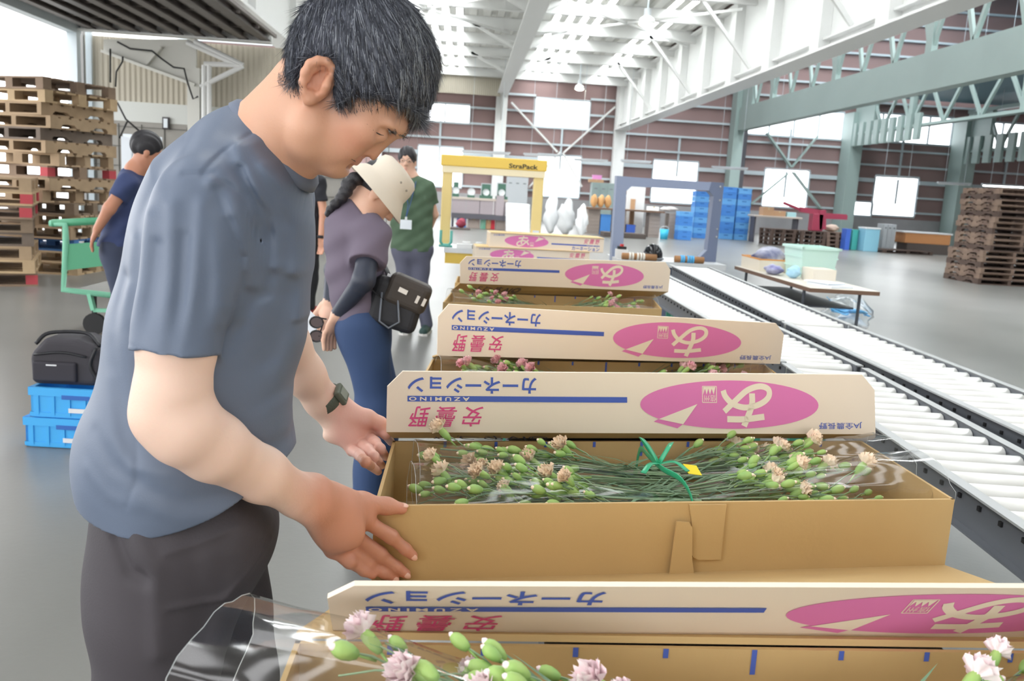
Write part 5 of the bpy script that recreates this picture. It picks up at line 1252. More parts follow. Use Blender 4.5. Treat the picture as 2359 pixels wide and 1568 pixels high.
# green cart
m_gc = M('mint green paint', '86cfae', .5, noise=(6, .1)); m_gp = M('green sheet', '4f9f78', .5)
YC_ = 7.2; pc = lambda x, y, d=0: atY(x, y, YC_+d); gct = thing('push_cart', 'mint green steel push cart beside the person in navy', 'cart', (pc(190, 668)[0], YC_, 0)); o0 = np.array([pc(190, 668)[0], YC_, 0])
b = MB(); b.smooth = True; b.tube([pc(115, 514)-o0, pc(150, 517)-o0, pc(152, 560)-o0, pc(146, 667)-o0, pc(290, 684)-o0], .026, 10); b.build('frame', m_gc, gct)
b = MB(); b.smooth = True; b.tube([pc(120, 514)-o0, pc(290, 506, .1)-o0], .03, 10); b.build('handle', m_gp, gct)
b = MB(); q = [pc(156, 562)-o0, pc(156, 622)-o0, pc(290, 606)-o0, pc(290, 552)-o0]; b.sheet(q, .006); b.build('side_panel', m_gp, gct)
b = MB(); z_ = pc(146, 672)[2]; b.box((.55, .35, z_), (1.3, .7, .03)); b.build('deck', M('grey deck', '8b8a86', .8), gct)
b = MB(); b.bar(pc(206, 676)-o0, pc(216, 714)-o0, .05, .03); b.bar(pc(216, 714)-o0, pc(290, 716)-o0, .03, .03); b.build('skirt', m_gc, gct)
for x, y in ((.05, .1), (1.1, .1), (.05, .6), (1.1, .6)): b = MB(); b.cyl((x, y-.02, .09), (x, y+.02, .09), .09, n=16); b.bar((x, y, .09), (x, y, z_), .03); b.build('wheel', m_black, gct)
# wall notice near the end wall
cx, z0, z1, w_ = rY(376, 270, 391, 298, LY-.0); b = MB(); b.box((cx, LY-.02, (z0+z1)/2), (w_, .05, z1-z0)); b.m = 1; b.box((cx, LY-.05, (z0+z1)/2), (w_*.6, .01, (z1-z0)*.75))
tag(b.build('wall_notice', [M('dark frame', '3a3438', .6), M('white paper', 'e6edf4', .6)]), 'small dark framed notice on the block wall behind the person in navy', 'notice')
b = MB(); c = atZ(300, 600, 0); c = np.array([atY(303, 330, 9.5)[0], 9.5, 0]); b.box((c[0], 9.5, .85), (.10, .3, 1.7)); b.box((c[0]+.1, 9.55, 1.68), (.3, .3, .10)); o = b.build('wrapped_frame', M('clear wrap white', 'dfe6ee', .25)); tag(o, 'white wrapped frame standing behind the head of the person in navy', 'frame')
# --- yellow strapping arch
YS = 9.3; ps = lambda x, y: atY(x, y, YS); m_y = M('yellow paint', 'ecc95c', .45); m_yc = M('cream paint', 'f2e6c4', .45); m_yt = M('pale yellow post', 'ecd591', .45)
st_ = thing('strapping_arch', 'yellow strapping machine arch on its yellow table', 'machine', (ps(1130, 560)[0], YS, 0)); o0 = np.array([ps(1130, 560)[0], YS, 0])
zt = .775; xl, xr = ps(1029, 450)[0], ps(1238, 460)[0]; ztop = ps(1130, 364)[2]
for x in (xl, xr): b = MB(); b.box((x-o0[0], 0, (zt+ztop)/2), (.105, .12, ztop-zt)); o = b.build('post', m_yt, st_); bevel(o, .01, 2)
b = MB(); b.box(((xl+xr)/2-o0[0], -.01, ztop-.05), (xr-xl+.15, .15, .115)); br_o = b.build('crossbar', m_y, st_); bevel(br_o, .01, 2)
b = MB(); b.box(((xl+xr)/2-o0[0], -.005, ztop-.14), (xr-xl+.12, .14, .07)); b.build('crossbar_guide', m_yc, st_)
pl_ = Panel((-.5, -.088, 0), (1, 0, 0), (0, 0, 1), (0, -1, 0), 1, 1); a_, b_ = ps(1172, 379)-o0, ps(1238, 382)-o0
b = MB(); pl_.text(b, 'StraPack', a_[0]+.5, b_[0]+.5, ztop-.092, ztop-.045); b.build('lettering', M('black lettering', '2c2b26', .5), br_o)
b = MB(); b.box((.19, -.02, zt-.03), (1.35, .62, .05)); b.build('table_top', M('pale steel top', 'd9dde0', .35, metal=.3), st_)
b = MB(); b.box((.19, -.02, zt-.11), (1.33, .60, .11)); b.build('apron', m_y, st_)
b = MB(); b.box((0.22, 0, (zt-.16)/2), (.9, .5, zt-.16)); b.build('body', m_y, st_)
b = MB(); b.box((xr-o0[0], -.065, zt+.17), (.07, .004, .08)); b.build('notice', M('white paper', 'e6edf4', .6), st_)
b = MB(); b.smooth = True; c = ps(1028, 552); b.tube([(-.055, 0, .17), (-.055, 0, .05), (-.03, 0, .02), (.03, 0, .02), (.055, 0, .05), (.055, 0, .17)], .014, 8); b.box((0, 0, .01), (.14, .08, .02)); tag(b.build('clamp', M('teal clamp', '5fb0a5', .5), None, None, (c[0], YS-.2, zt-.005)), 'teal U-shaped clamp standing on the yellow machine table', 'clamp')
for k, (x, y, dx) in enumerate(((1070, 556, .16), (1100, 554, .10))): c = ps(x, y); b = MB(); b.box((0, 0, .02), (dx, .12, .04)); b.box((.02, .02, .05), (dx*.5, .08, .03)); tag(b.build('parts_tray', M('white plastic', 'e9ebec', .5), None, None, (c[0], YS-.22, zt-.004), .3*k), ('wide white tray of parts on the yellow machine table', 'small white tray of parts beside the carnation boxes')[k], 'tray')
# --- grey strapping arch
YA = 9.7; pa = lambda x, y: atY(x, y, YA); m_ga = M('blue grey paint', '8d99b4', .45); ga = thing('strapping_arch', 'blue-grey strapping machine arch at the end of the conveyors', 'machine', (pa(1530, 600)[0], YA, 0)); o0 = np.array([pa(1530, 600)[0], YA, 0])
def pp(pts): return [((pa(*q)-o0)[0], (pa(*q)-o0)[2]) for q in pts]
RXZ = Matrix(((1, 0, 0), (0, 0, -1), (0, 1, 0)))
b = MB(); b.prism(pp([(1419, 405), (1455, 408), (1452, 429), (1440, 440), (1431, 600), (1406, 600)]), .14, -.07, RXZ); b.build('post', m_ga, ga)
b = MB(); b.prism(pp([(1455, 408), (1635, 420), (1629, 439), (1452, 429)]), .14, -.07, RXZ); b.build('crossbar', m_ga, ga)
b = MB(); b.prism(pp([(1635, 419), (1664, 421), (1644, 607), (1618, 606), (1609, 591), (1625, 575), (1640, 452), (1629, 439)]), .14, -.07, RXZ); b.build('post', M('slate grey paint', '69748e', .45), ga)
for q in ((1655, 430), (1654, 461), (1648, 527), (1646, 545)): b = MB(); p = pa(*q)-o0; b.sphere((p[0], -.073, p[2]), .012, 8, 5); b.build('bolt', M('steel buckle', 'aeb0b2', .3, metal=.7), ga)
zt2 = pa(1530, 596)[2]
b = MB(); b.box((-.02, -.1, zt2-.03), (1.18, .75, .06)); b.build('table_top', M('pale steel top', 'd9dde0', .35, metal=.3), ga)
b = MB(); b.box((-.02, -.05, (zt2-.06)/2), (1.0, .6, zt2-.06)); b.build('body', M('slate grey paint', '69748e', .45), ga)
c = pa(1421, 573)-o0; b = MB(); b.box((c[0], -.3, zt2+.05), (.12, .12, .10)); bx_ = b.build('control_box', M('white plastic', 'e9ebec', .5), ga)
b = MB(); b.box((c[0], -.3, zt2+.115), (.09, .08, .03)); b.m = 1; b.cyl((c[0], -.3, zt2+.13), (c[0], -.3, zt2+.155), .022, n=12); b.build('button', [m_black, M('red button', 'd2383a', .4)], bx_)
c = pa(1493, 580); hb = thing('helmet', 'glossy black helmet on the table under the grey arch', 'helmet', (c[0], YA-.25, zt2+.0))
b = MB(); b.smooth = True; b.lathe([(.105, 0), (.112, .02), (.105, .08), (.085, .13), (.05, .165), (.001, .178)], n=24); b.build('shell', M('glossy black', '17191c', .12), hb)
b = MB(); b.smooth = True; b.tube([(.116*math.cos(a), .116*math.sin(a), .018) for a in np.linspace(0, 2*PI, 25)], .01, 8); b.build('rim', M('grey rim', '8b8f94', .4), hb)
for k, (x0, x1, y, m2, lb) in enumerate(((1416, 1492, 594, M('white strap', 'ece9e0', .5), 'brown cardboard roll wound with white straps'), (1532, 1596, 599, M('light blue strap', '5db5ea', .5), 'brown cardboard roll tied with light blue straps'))):
    p0, p1 = pa(x0, y), pa(x1, y); t = thing('strap_roll', lb+' before the grey arch', 'roll', ((p0[0]+p1[0])/2, YA-.44, zt2+.036)); L = p1[0]-p0[0]
    b = MB(); b.smooth = True; b.cyl((-L/2, 0, 0), (L/2, 0, 0), .036, n=16); b.build('core', M('brown card', 'a87b52', .7), t)
    b = MB(); b.smooth = True
    for q in (-.28, -.2, -.05, .04, .12): b.tube([(L*q, .04*math.cos(a), .04*math.sin(a)) for a in np.linspace(0, 2*PI, 15)], .006, 6, flat=2)
    b.build('straps', m2, t)
# --- side table with its things
ZT = .70; tq = [atZ(1694, 612, ZT), atZ(1868, 663, ZT), atZ(2010, 672, ZT), atZ(1800, 614, ZT)]
a0, ex, ey = tq[1], (tq[0]-tq[1]), (tq[2]-tq[1]); La, Lb = np.linalg.norm(ex), .62; ex = ex/La; ey = np.array([-ex[1], ex[0], 0]); ey = ey if ey[0] > 0 else -ey
tb = thing('folding_table', 'low grey folding table cluttered with bags and papers, right of the conveyors', 'table', tuple(a0*[1, 1, 0])); T0 = a0*[1, 1, 0]
def tp(u, v, z): return ex*u*La+ey*v*Lb+np.array([0, 0, z])
b = MB(); b.sheet([tp(0, 0, ZT-.03), tp(0, 1, ZT-.03), tp(1, 1, ZT-.03), tp(1, 0, ZT-.03)], .03); b.build('table_top', M('pale table top', 'd9d4c8', .5), tb)
b = MB()
for u0, v0, u1, v1 in ((0, 0, 1, 0), (0, 0, 0, 1), (1, 0, 1, 1), (0, 1, 1, 1)): b.bar(tp(u0, v0, ZT-.02), tp(u1, v1, ZT-.02), .012, .035)
b.build('edge_band', M('brown edge band', '7a5f4e', .6), tb)
for u in (.12, .88):
    for v in (.08, .92): b = MB(); b.cyl(tp(u, v, 0), tp(u, v, ZT-.03), .015, n=8); b.build('leg', M('dark steel leg', '4a4f58', .5), tb)
b = MB(); b.sheet([tp(.12, .15, .50), tp(.12, .85, .50), tp(.88, .85, .50), tp(.88, .15, .50)], .015); b.build('shelf', M('dark steel leg', '4a4f58', .5), tb)
def on_t(u, v): p = tp(u, v, ZT)+T0; return (p[0], p[1], ZT+.001)
rzt = math.atan2(ex[1], ex[0])
t = thing('tray_box', 'cream tray box with orange rim at the far end of the side table', 'box', on_t(.86, .42), rzt)
b = MB(); 
for x, y, dx, dy in ((0, -.19, .62, .015), (0, .19, .62, .015), (-.305, 0, .015, .38), (.305, 0, .015, .38)): b.box((x, y, .06), (dx, dy, .12))
b.box((0, 0, .006), (.62, .38, .01)); b.build('body', M('cream box', 'e5dccb', .6), t)
b = MB()
for x, y, dx, dy in ((0, -.19, .64, .02), (0, .19, .64, .02), (-.305, 0, .02, .4), (.305, 0, .02, .4)): b.box((x, y, .125), (dx, dy, .014))
b.build('rim', M('orange rim', 'e0994a', .5), t)
def lump(name, label, cat, loc, r, mat, seed=1, rz=0, am=.12, parent=None):
    b = MB(); b.smooth = True; b.sphere((0, 0, r[2]), 1, 24, 14, r); rr = np.random.RandomState(seed); A_ = rr.uniform(2, 6, (5, 3))
    b.v = [(x*(1+am*math.sin(A_[0][0]*x/r[0]+A_[1][1]*z/r[2]*1.7)), y*(1+am*math.sin(A_[2][0]*x/r[0]*1.3+A_[3][2]*z/r[2])), max(0.0, z*(1+am*.6*math.sin(A_[4][0]*x/r[0]+A_[4][1]*y/r[1])))) for x, y, z in b.v]
    o = b.build(name, mat, parent, True, loc, rz); return tag(o, label, cat) if parent is None else o
p = on_t(.86, .42); lump('cloth_bag', 'navy and white cloth bag lying in the orange-rimmed tray box', 'bag', (p[0], p[1], ZT+.012), (.20, .15, .115), M('navy bag', '3c4478', .8, noise=(4, .2, 'e0e2ea')), 3, .5)
t = thing('tote_crate', 'mint green plastic tote standing on the side table', 'crate', on_t(.60, .80), rzt)
b = MB(); vs = []
for z, s in ((0, .84), (.30, 1)): vs += [(x*.26*s, y*.19*s, z) for x, y in ((-1, -1), (1, -1), (1, 1), (-1, 1))]
b.add(vs, [(3, 2, 1, 0), (0, 1, 5, 4), (1, 2, 6, 5), (2, 3, 7, 6), (3, 0, 4, 7)]); b.add([(x*.93, y*.93, z+.01) for x, y, z in vs], [(0, 1, 2, 3), (4, 5, 1, 0), (5, 6, 2, 1), (6, 7, 3, 2), (7, 4, 0, 3)]); b.build('body', M('mint plastic', 'cfefe6', .4), t)
b = MB()
for s in (-1, 1): b.box((0, s*.19, .295), (.56, .03, .025)); b.box((s*.265, 0, .295), (.03, .40, .025)); b.box((0, s*.18, .2), (.52, .012, .012)); b.box((0, s*.172, .1), (.5, .012, .012))
b.build('rim', M('mint plastic', 'cfefe6', .4), t)
lump('pouch', 'purple and white pouch on the near side of the side table', 'bag', on_t(.58, .18), (.17, .08, .05), M('purple pouch', '5d5a9c', .7, noise=(6, .2, 'd8dbe8')), 8, rzt)
t = thing('carton', 'cream carton with a green label on the side table', 'box', on_t(.36, .62), rzt)
b = MB(); b.box((0, 0, .06), (.30, .22, .12)); b.build('body', M('cream box', 'e5dccb', .6), t); b = MB(); b.box((0, -.112, .06), (.12, .004, .05)); b.build('label', M('green label', '8cc487', .6), t)
for k, (u, v) in enumerate(((.22, .60), (.12, .45))): b = MB(); b.box((0, 0, .006+.004*k), (.34, .24, .012+.008*k), rz=.3*k); b.box((.05, .03, .016+.012*k), (.30, .21, .006), rz=.4); tag(b.build('paper_pile', M('white paper', 'e6edf4', .6), None, None, on_t(u, v), rzt), ('pile of white papers beside the cream carton', 'pile of white papers near the front of the side table')[k], 'papers')
lump('bottle_bag', 'small light blue and white bag by the cream carton', 'bag', on_t(.42, .30), (.07, .06, .06), M('pale blue bag', 'a9d5ee', .6), 5)
c = atZ(1945, 768, 0); bgp = thing('plastic_bag', 'clear plastic bag of white scraps and blue straps on the floor by the side table', 'bag', tuple(c))
lump('film', None, None, (0, 0, 0), (.27, .24, .22), film('bag film', (.93, .96, .98), .06, .15), 4, 0, .16, bgp)
lump('scraps', None, None, (.03, 0, .01), (.20, .17, .10), M('white scraps', 'e8ebee', .7), 6, 0, .2, bgp)
b = MB(); b.smooth = True
for k in range(7): a = k*.9; b.tube(spline([(-.25+.02*k, -.1+.03*k, .30+.02*(k % 3)), (-.1, -.18+.05*k, .24+.03*(k % 2)), (.1, .1-.05*k, .28), (.25, -.05+.02*k, .22)], 5), .022, 6, flat=.25)
b.tube(spline([(-.12, -.1, .3), (-.22, -.08, .36), (-.30, -.1, .42)], 4), .014, 6, flat=.3); b.build('straps', M('light blue strap', '4fb0ea', .45), bgp)
# ================================================================ far end of the hall
def bx(name, label, cat, r, Y, D_, m, z0=None, group=None, part=None):
    cx, za, zb_, w_ = rY(*r, Y); za = za if z0 is None else z0; za = 0 if za < .08 else za
    t = thing(name, label, cat, (cx, Y+D_/2, za), 0, group); h = max(zb_-za, .05); b = MB(); b.box((0, 0, h/2), (w_, D_, h)); bevel(b.build('body', m, t), .01, 1)
    if part == 'tape': b = MB(); b.box((0, 0, h+.002), (w_, .06, .004)); b.box((0, -D_/2-.002, h*.85), (.06, .004, h*.3)); b.build('tape', M('tan tape', 'c9b48e', .5), t)
    if part == 'lid': b = MB(); b.box((0, 0, h+.02), (w_*1.06, D_*1.06, .05)); b.build('lid', M('white plastic', 'e9ebec', .5), t)
    if part == 'doors':
        for k in range(3):
            b = MB(); b.box((w_*(k-1)/3, -D_/2-.01, h*.5), (w_/3*.94, .02, h*.96)); d = b.build('door', m, t); b = MB(); b.box((w_*(k-1)/3, -D_/2-.025, h*.86), (w_*.14, .01, .05)); b.build('vent', M('dark slot', '7b8084', .6), d)
    if part == 'rim': b = MB(); b.box((0, 0, h), (w_*1.05, D_*1.05, .04)); b.build('rim', m, t)
    return t, h, w_, (cx, Y, za)
m_mauve = M('mauve bench panel', 'a99fa3', .6); m_shelfd = M('dark shelf', '57565e', .6); m_tray = M('taupe stacking tray', 'a99c94', .7); m_ktop = M('worktop', 'c8bdb2', .5); m_scale = M('dark green scale', '4a7060', .5); m_wh = M('white foam', 'f0f2f4', .6); m_plat = M('dark platform', '5c534f', .8); m_lock = M('grey locker', 'bfc4c8', .5); m_cab = M('grey green cabinet', '8e9e9c', .5); m_card = M('brown card box', 'c09a78', .7); m_red = M('crimson machine', 'a03a52', .5); m_lbl = M('light blue bin', '8fc8de', .5)
YF = 31.0
# packing bench with pan scales
cx, z0, z1, w_ = rY(1040, 456, 1168, 497, YF); be = thing('packing_bench', 'long mauve packing bench with a dark shelf behind the yellow arch', 'bench', (cx, YF+.5, 0))
b = MB(); b.box((0, 0, z1-.04), (w_, 1.0, .08)); b.build('top', m_ktop, be)
for k in range(4): b = MB(); b.box((w_*(-.375+.25*k), -.44, z1-.32), (w_*.24, .06, .48)); b.build('panel', m_mauve, be)
b = MB(); b.box((w_*.36, -.5, z1-.22), (w_*.14, .2, .70)); b.build('panel', m_mauve, be)
b = MB(); b.box((0, -.2, z1-.66), (w_, .9, .16)); b.build('shelf', m_shelfd, be)
for x in (-.48, 0, .48): b = MB(); b.box((w_*x, .3, (z1-.08)/2), (.08, .08, z1-.08)); b.build('leg', m_shelfd, be)
zbt = z1
for k, (r, lb) in enumerate((((1043, 419, 1056, 453), 'dark green scale at the left end of the mauve bench'), ((1107, 423, 1132, 456), 'dark green scale with a pale frame in the middle of the mauve bench'), ((1144, 422, 1167, 457), 'dark green scale with a round dial at the right end of the bench'))):
    cx, za, zb_, w2 = rY(*r, YF+.1); t = thing('platform_scale', lb, 'scale', (cx, YF+.3, zbt), 0); h = zb_-zbt
    b = MB(); b.box((0, 0, .05), (w2*1.2, .45, .1)); b.build('base', m_scale, t); b = MB(); b.box((0, .12, h*.5), (w2*.85, .08, h)); b.build('column', m_scale, t)
    b = MB(); b.lathe([(.0001, 0), (.12, 0), (.12, .05)], (0, .02, h*.42), 18, Matrix.Rotation(PI/2, 3, 'X')); b.build('dial', m_wh, t); b = MB(); b.box((-w2*.45, .1, h*.5), (.03, .05, h)); b.box((w2*.45, .1, h*.5), (.03, .05, h)); b.box((0, .1, h), (w2*.95, .05, .03)); b.build('frame', m_lock, t)
cx, za, zb_, w2 = rY(1076, 440, 1094, 455, YF); t = thing('dial_scale', 'small white round dial scale on the mauve bench', 'scale', (cx, YF+.25, zbt)); b = MB(); b.box((0, 0, .04), (.26, .2, .08)); b.build('base', m_scale, t); b = MB(); b.lathe([(.0001, 0), (.14, 0), (.14, .06)], (0, -.02, .2), 20, Matrix.Rotation(PI/2, 3, 'X')); b.build('dial', m_wh, t)
for nm, lb, cat, r, m, pt in (('tray_stack', 'grey carton left of the green striped carton under the bench', 'box', (1077, 498, 1104, 531), m_tray, 'tape'), ('carton', 'green and white carton under the mauve bench', 'box', (1106, 501, 1118, 532), M('green white carton', '9fcab4', .6, noise=(3, .2, '5ba58a')), None), ('carton', 'tan carton under the mauve bench beside the red box', 'box', (1119, 505, 1130, 532), m_card, 'tape'), ('red_box', 'red box under the right end of the mauve bench', 'box', (1131, 498, 1140, 520), M('red box', 'c9303f', .5), None), ('carton', 'taupe carton under the right end of the mauve bench', 'box', (1141, 499, 1166, 532), m_tray, 'tape'), ('bin', 'blue bin under the left end of the mauve bench', 'bin', (1051, 494, 1073, 530), M('blue bin', '4a77bb', .5), 'rim')): bx(nm, lb, cat, r, YF+.05, .5, m, 0, None, pt)
ph = bx('platform', 'low dark wooden platform on the floor left of the bench', 'platform', (1036, 533, 1082, 546), 29.5, .9, m_plat, 0)[1]
lump('red_bundle', 'round dark red bundle on the low wooden platform', 'bundle', (atY(1062, 520, 29.7)[0], 29.9, ph), (.17, .17, .16), M('dark red bundle', '8f3347', .7), 2)
bx('locker', 'grey three-door locker against the back wall', 'locker', (1165, 408, 1214, 470), 42.5, .6, m_lock, 0, None, 'doors')
# white foam boxes and sacks
for k in range(6): bx('foam_box', 'white foam box, %s of the stack behind the yellow arch' % ORD[5-k], 'box', (1168, 452+11*(5-k), 1222, 463+11*(5-k)), 30, .9, m_wh, None, 'white foam boxes')
def snap_stack(prefix, base=0):
    os_ = sorted([o for o in COL.objects if o.name.startswith(prefix) and o.parent is None], key=lambda o: o.location.z); z = base
    for o in os_:
        o.location.z = z; z += max(v[2] for c in o.children for v in c.bound_box)
snap_stack('foam_box')
for k, (r, lb) in enumerate((((1252, 453, 1284, 518), 'tall white sack beside the foam boxes'), ((1284, 464, 1322, 516), 'pale grey sack between the white sacks'), ((1326, 476, 1352, 532), 'white draped sack at the left end of the wooden counter'), ((1060, 528, 1062, 530), None))):
    if lb: cx, za, zb_, w2 = rY(*r, 30.5-k*.4); lump('sack', lb, 'sack', (cx, 30.5-k*.4, 0), (w2/2, w2/2*.9, zb_/2), (m_wh, M('pale grey sack', 'd5d7d8', .7), m_wh)[k], k+2, 0, .22)
# cabinet with boxes on it
t, h, w2, c = bx('cabinet', 'grey-green steel cabinet against the back wall behind the counter', 'cabinet', (1360, 421, 1414, 478), 42.3, .6, m_cab, 0, None, 'doors')
zc = h; bx('carton', 'flat tan carton on top of the grey-green cabinet', 'box', (1357, 413, 1391, 421), 42.35, .4, m_card, zc, None, 'tape'); o = [q for q in COL.objects if q.get('label') == 'flat tan carton on top of the grey-green cabinet'][0]
bx('pink_box', 'pink plastic box on the carton on the cabinet', 'box', (1366, 404, 1386, 413), 42.38, .35, M('pink plastic', 'e79ad6', .5), zc+max(v[2] for q in o.children for v in q.bound_box), None, 'rim')
# wooden counter on columns of trays
YK = 32.0
cx, z0, z1, w_ = rY(1346, 481, 1532, 492, YK); ct = thing('counter', 'long wooden counter resting on columns of stacked trays', 'counter', (cx, YK+.5, 0)); kz = .98
b = MB(); b.box((0, 0, kz-.03), (w_, 1.1, .06)); b.build('top', m_ktop, ct); b = MB(); b.box((0, -.555, kz-.03), (w_, .02, .07)); b.build('edge_band', M('brown edge band', '7a5f4e', .6), ct)
COLS = [((1352, 1381), 'left end of the counter'), ((1412, 1441), 'foot of the grey arch'), ((1494, 1520), 'cyan bucket'), ((1540, 1560), 'short blue crate stack')]
n = 7
for (x0, x1), where in COLS:
    for k in range(n):
        cx, za, zb_, w2 = rY(x0, 500, x1, 530, YK+.1); h = (kz-.06)/n
        t = thing('stacking_tray', 'taupe stacking tray, %s of the column by the %s' % (ORD[n-1-k], where), 'tray', (cx, YK+.5, k*h), 0, 'trays in the counter columns'); b = MB(); b.box((0, 0, h*.46), (w2*.96, .7, h*.92)); b.build('body', m_tray, t); b = MB(); b.box((0, 0, h*.88), (w2, .74, h*.2)); b.build('rim', m_tray, t)
bx('plastic_crate', 'upright blue crate under the wooden counter', 'crate', (1382, 495, 1406, 531), YK+.1, .5, m_cr[0], 0, None, 'rim'); bx('bin', 'small deep blue bin under the counter behind the grey arch', 'bin', (1442, 519, 1463, 535), YK+.1, .4, M('deep blue bin', '4169c8', .5), 0, None, 'rim')
cx, za, zb_, w2 = rY(1522, 521, 1543, 543, 31); b = MB(); b.smooth = True; t = thing('bucket', 'bright cyan bucket on the floor under the end of the counter', 'bucket', (cx, 31.2, 0)); b.lathe([(.001, 0), (w2*.4, 0), (w2*.5, .36), (w2*.46, .36), (w2*.38, .02), (.001, .02)], n=20); b.build('body', M('cyan plastic', '41bfe8', .4), t); b = MB(); b.smooth = True; b.tube([(w2*.5*math.cos(a), 0, .36+.1*math.sin(a)) for a in np.linspace(0, PI, 9)], .008, 6); b.build('handle', m_wh, t)
for k, (r, lb, m) in enumerate((((1360, 456, 1376, 481), 'left of the three brown paper sacks on the counter', 0), ((1376, 457, 1392, 481), 'middle brown paper sack of three on the counter', 0), ((1392, 456, 1408, 481), 'right of the three brown paper sacks on the counter', 0))): cx, za, zb_, w2 = rY(*r, YK+.4); lump('paper_sack', lb, 'sack', (cx, YK+.5, kz), (w2/2, .2, .23), M('brown paper', 'c89a66', .7), k+4, 0, .1)
bx('white_board', 'white board leaning behind the counter inside the grey arch', 'board', (1441, 430, 1484, 480), 33.4, .05, m_wh, 0); bx('plank', 'tan upright plank leaning behind the counter', 'plank', (1451, 458, 1462, 490), 33.0, .06, m_card, 0); bx('carton', 'white carton on the right part of the wooden counter', 'box', (1494, 476, 1518, 486), YK+.3, .4, m_wh, kz, None, 'tape')
cx, za, zb_, w2 = rY(1524, 476, 1578, 490, YK+.3); lump('cloth_pile', 'pale folded cloth pile at the right end of the counter', 'cloth', (cx-.12, YK+.5, kz), (w2/2*.75, .3, .09), M('pale cloth', 'd9d2ce', .8), 9)
bx('platform', 'long dark platform on the floor under the counter', 'platform', (1390, 537, 1488, 551), 30.3, .9, m_plat, 0)
# right-hand clutter
YR = 31.5
t, h, w2, c = bx('work_table', 'white work table with brown cartons by the right rear windows', 'table', (1738, 498, 1850, 502), YR+1.5, .9, m_ktop, None); 
tz = t.location.z+h
for x in (-.45, .45): b = MB(); b.box((w2*x, 0, -t.location.z/2), (.06, .5, t.location.z)); b.build('leg', m_shelfd, t)
for k, (r, lb) in enumerate((((1757, 477, 1782, 498), 'left brown carton on the white work table'), ((1781, 486, 1810, 499), 'right brown carton on the white work table'))): bx('carton', lb, 'box', r, YR+1.6, .5, m_card, tz, None, 'tape')
bx('carton', 'pale blue wrapped bundle right of the brown cartons', 'bundle', (1813, 489, 1834, 500), YR+1.6, .4, M('pale blue wrap', 'a8d3d8', .6), tz)
for k in range(4): pallet('dark pallet, %s of the small stack left of the red machine' % ORD[3-k], (atY(1796, 550, YR)[0], YR+.3, k*.15), .03*k, m_dk2, .95, 1.1, .148, 'dark pallets left of the red machine')
for k in range(4): pallet('dark pallet, %s of the stack under the red machine' % ORD[3-k], (atY(1866, 550, YR)[0], YR+.3, k*.15), .02*k, m_dk2, .95, 1.1, .148, 'dark pallets under the red machine')
for k in range(4): pallet('dark pallet, %s of the stack beside the blue bins' % ORD[3-k], (atY(1923, 550, YR)[0]+.1, YR+.5, k*.15), -.02*k, m_dk, .8, 1.1, .148, 'dark pallets beside the blue bins')
p = atY(1885, 520, YR+.2); rm = thing('red_machine', 'crimson machine with a long arm standing on dark pallets', 'machine', (p[0], YR+.3, .60)); q = lambda x, y: atY(x, y, YR+.2)-np.array([p[0], YR+.3, .60])
b = MB(); a = q(1880, 528); b.box((a[0], 0, .32), (.42, .4, .64)); bevel(b.build('body', m_red, rm), .03, 2)
b = MB(); b.bar(q(1893, 528), q(1893, 484), .2, .25); b.build('column', m_red, rm)
b = MB(); b.bar(q(1893, 490), q(1842, 482), .16, .18); b.bar(q(1842, 482), q(1805, 467), .1, .1); b.build('arm', m_red, rm)
b = MB(); b.bar(q(1893, 498), q(1950, 501), .18, .16); b.bar(q(1900, 492), q(1950, 495), .08, .04); b.build('boom', m_red, rm)
lump('cloth_pile', 'beige and pink cloth heap on the pallets beside the red machine', 'cloth', (atY(1926, 520, YR+.2)[0], YR+.6, .60), (.28, .25, .13), M('beige pink cloth', 'd8c2b2', .8), 3)
bx('bin', 'narrow deep blue bin beside the dark pallets', 'bin', (1946, 528, 1957, 566), YR-.6, .4, M('deep blue bin', '4169c8', .5), 0, None, 'rim'); bx('bin', 'narrow teal bin right of the deep blue one', 'bin', (1961, 530, 1975, 563), YR-.3, .4, M('teal bin', '4fb8ac', .5), 0, None, 'rim')
bx('bin', 'light blue tall bin with a white lid at the rear', 'bin', (1990, 527, 2024, 566), YR-.8, .6, m_lbl, 0, None, 'lid'); bx('cabinet', 'pale grey small cabinet right of the light blue bin', 'cabinet', (2030, 516, 2060, 562), YR, .5, m_lock, 0, None, 'doors')
c = atZ(2072, 582, 0); pallet('dark flat pallet lying alone on the floor before the orange crate', (c[0]-.1, c[1]-.1, 0), .06, m_dk2, 1.9, 1.3, .12)
bx('carton', 'orange-brown crate under a white cover at the right rear', 'box', (2082, 538, 2190, 562), YR-.2, .9, M('orange brown box', 'c98d5c', .7), bx('platform', 'dark stand under the orange-brown crate at the right rear', 'platform', (2086, 562, 2186, 580), YR-.2, .8, m_plat, 0)[1], None, 'lid')
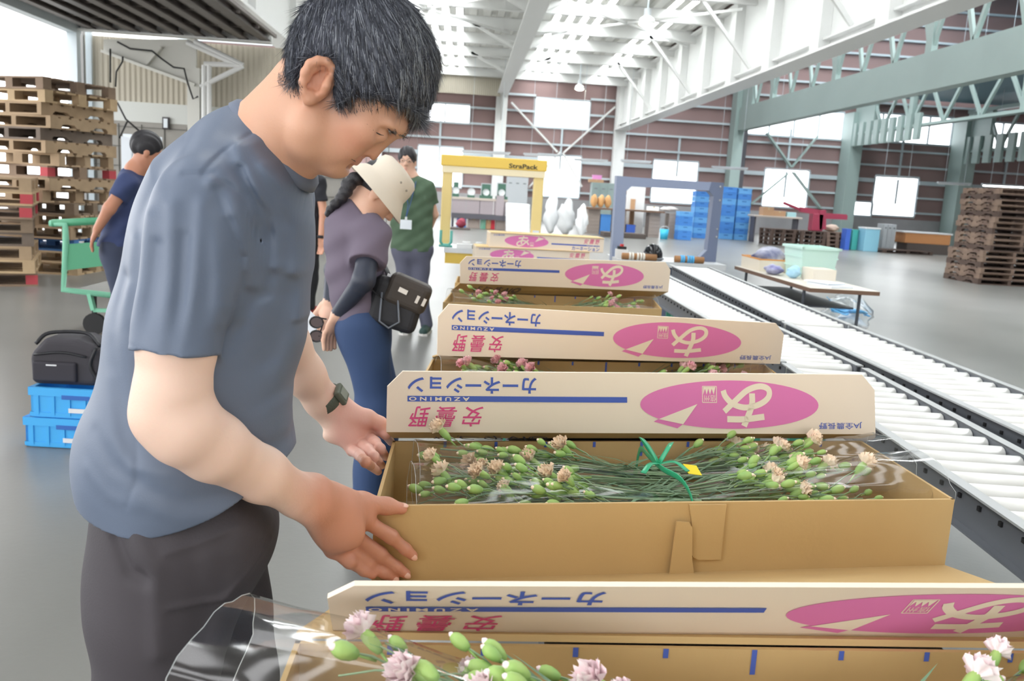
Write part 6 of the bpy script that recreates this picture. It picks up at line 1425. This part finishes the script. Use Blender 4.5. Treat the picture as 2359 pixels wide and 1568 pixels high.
# lamps
def pendant(px, py, Y, label):
    p = atY(px, py, Y); t = thing('pendant_lamp', label, 'lamp', tuple(p)); L = RZ-.0-p[2]
    b = MB(); b.cyl((0, 0, .34), (0, 0, L), .02, n=8); b.build('rod', m_girt, t); b = MB(); b.cyl((0, 0, .12), (0, 0, .36), .09, n=14); b.build('housing', m_lock, t)
    b = MB(); b.smooth = True; b.lathe([(.08, .2), (.17, .14), (.22, 0), (.21, -.01), (.16, .12), (.07, .18)], n=20); b.build('shade', M('lamp shade', 'e9ecec', .3), t)
    b = MB(); b.smooth = True; b.sphere((0, 0, .0), .17, 16, 8, (1, 1, .4)); b.build('bulb', M('lamp bulb', 'fff3d8', .3, emit=12), t)
pendant(1490, 56, 22, 'large lit pendant lamp under the white roof'); pendant(1335, 205, 38, 'small distant pendant lamp near the upper window')
m_tube = M('lamp tube', 'ffffff', .3, emit=4.0)
for k, (x0, x1, y, lit, lb) in enumerate(((1062, 1176, 347, 0, 'unlit tube lamp above the left part of the yellow arch'), (1206, 1290, 354, 0, 'tube lamp before the middle lower window'), (1322, 1400, 366, 0, 'tube lamp left of the white column'), (1430, 1500, 369, 0, 'tube lamp right of the white column'), (1640, 1722, 384, 0, 'tube lamp before the dark corner column'), (1765, 1862, 388, 1, 'lit tube lamp over the window above the red machine'), (2018, 2112, 406, 1, 'lit tube lamp over the window beside the pale green columns'), (2160, 2236, 420, 0, 'unlit tube lamp before the rightmost green column'), (2262, 2359, 424, 1, 'lit tube lamp over the dark pallet stack'))):
    a, c = atY(x0, y, 38), atY(x1, y+(x1-x0)*.05, 38); t = thing('tube_lamp', lb, 'lamp', tuple((a+c)/2)); d = (c-a)/2
    b = MB(); b.bar(-d, d, .14, .08); b.build('housing', m_lock, t)
    for s in (-.6, .6): b = MB(); b.cyl(d*s, d*s+np.array([0, 0, (RZ if a[0] < 7 else 12.2)-a[2]]), .008, n=5); b.build('hanger', m_girt, t)
    b = MB(); b.cyl(-d*.95-np.array([0, .03, .06]), d*.95-np.array([0, .03, .06]), .022, n=8); b.build('tube', m_tube if lit else m_wh, t)
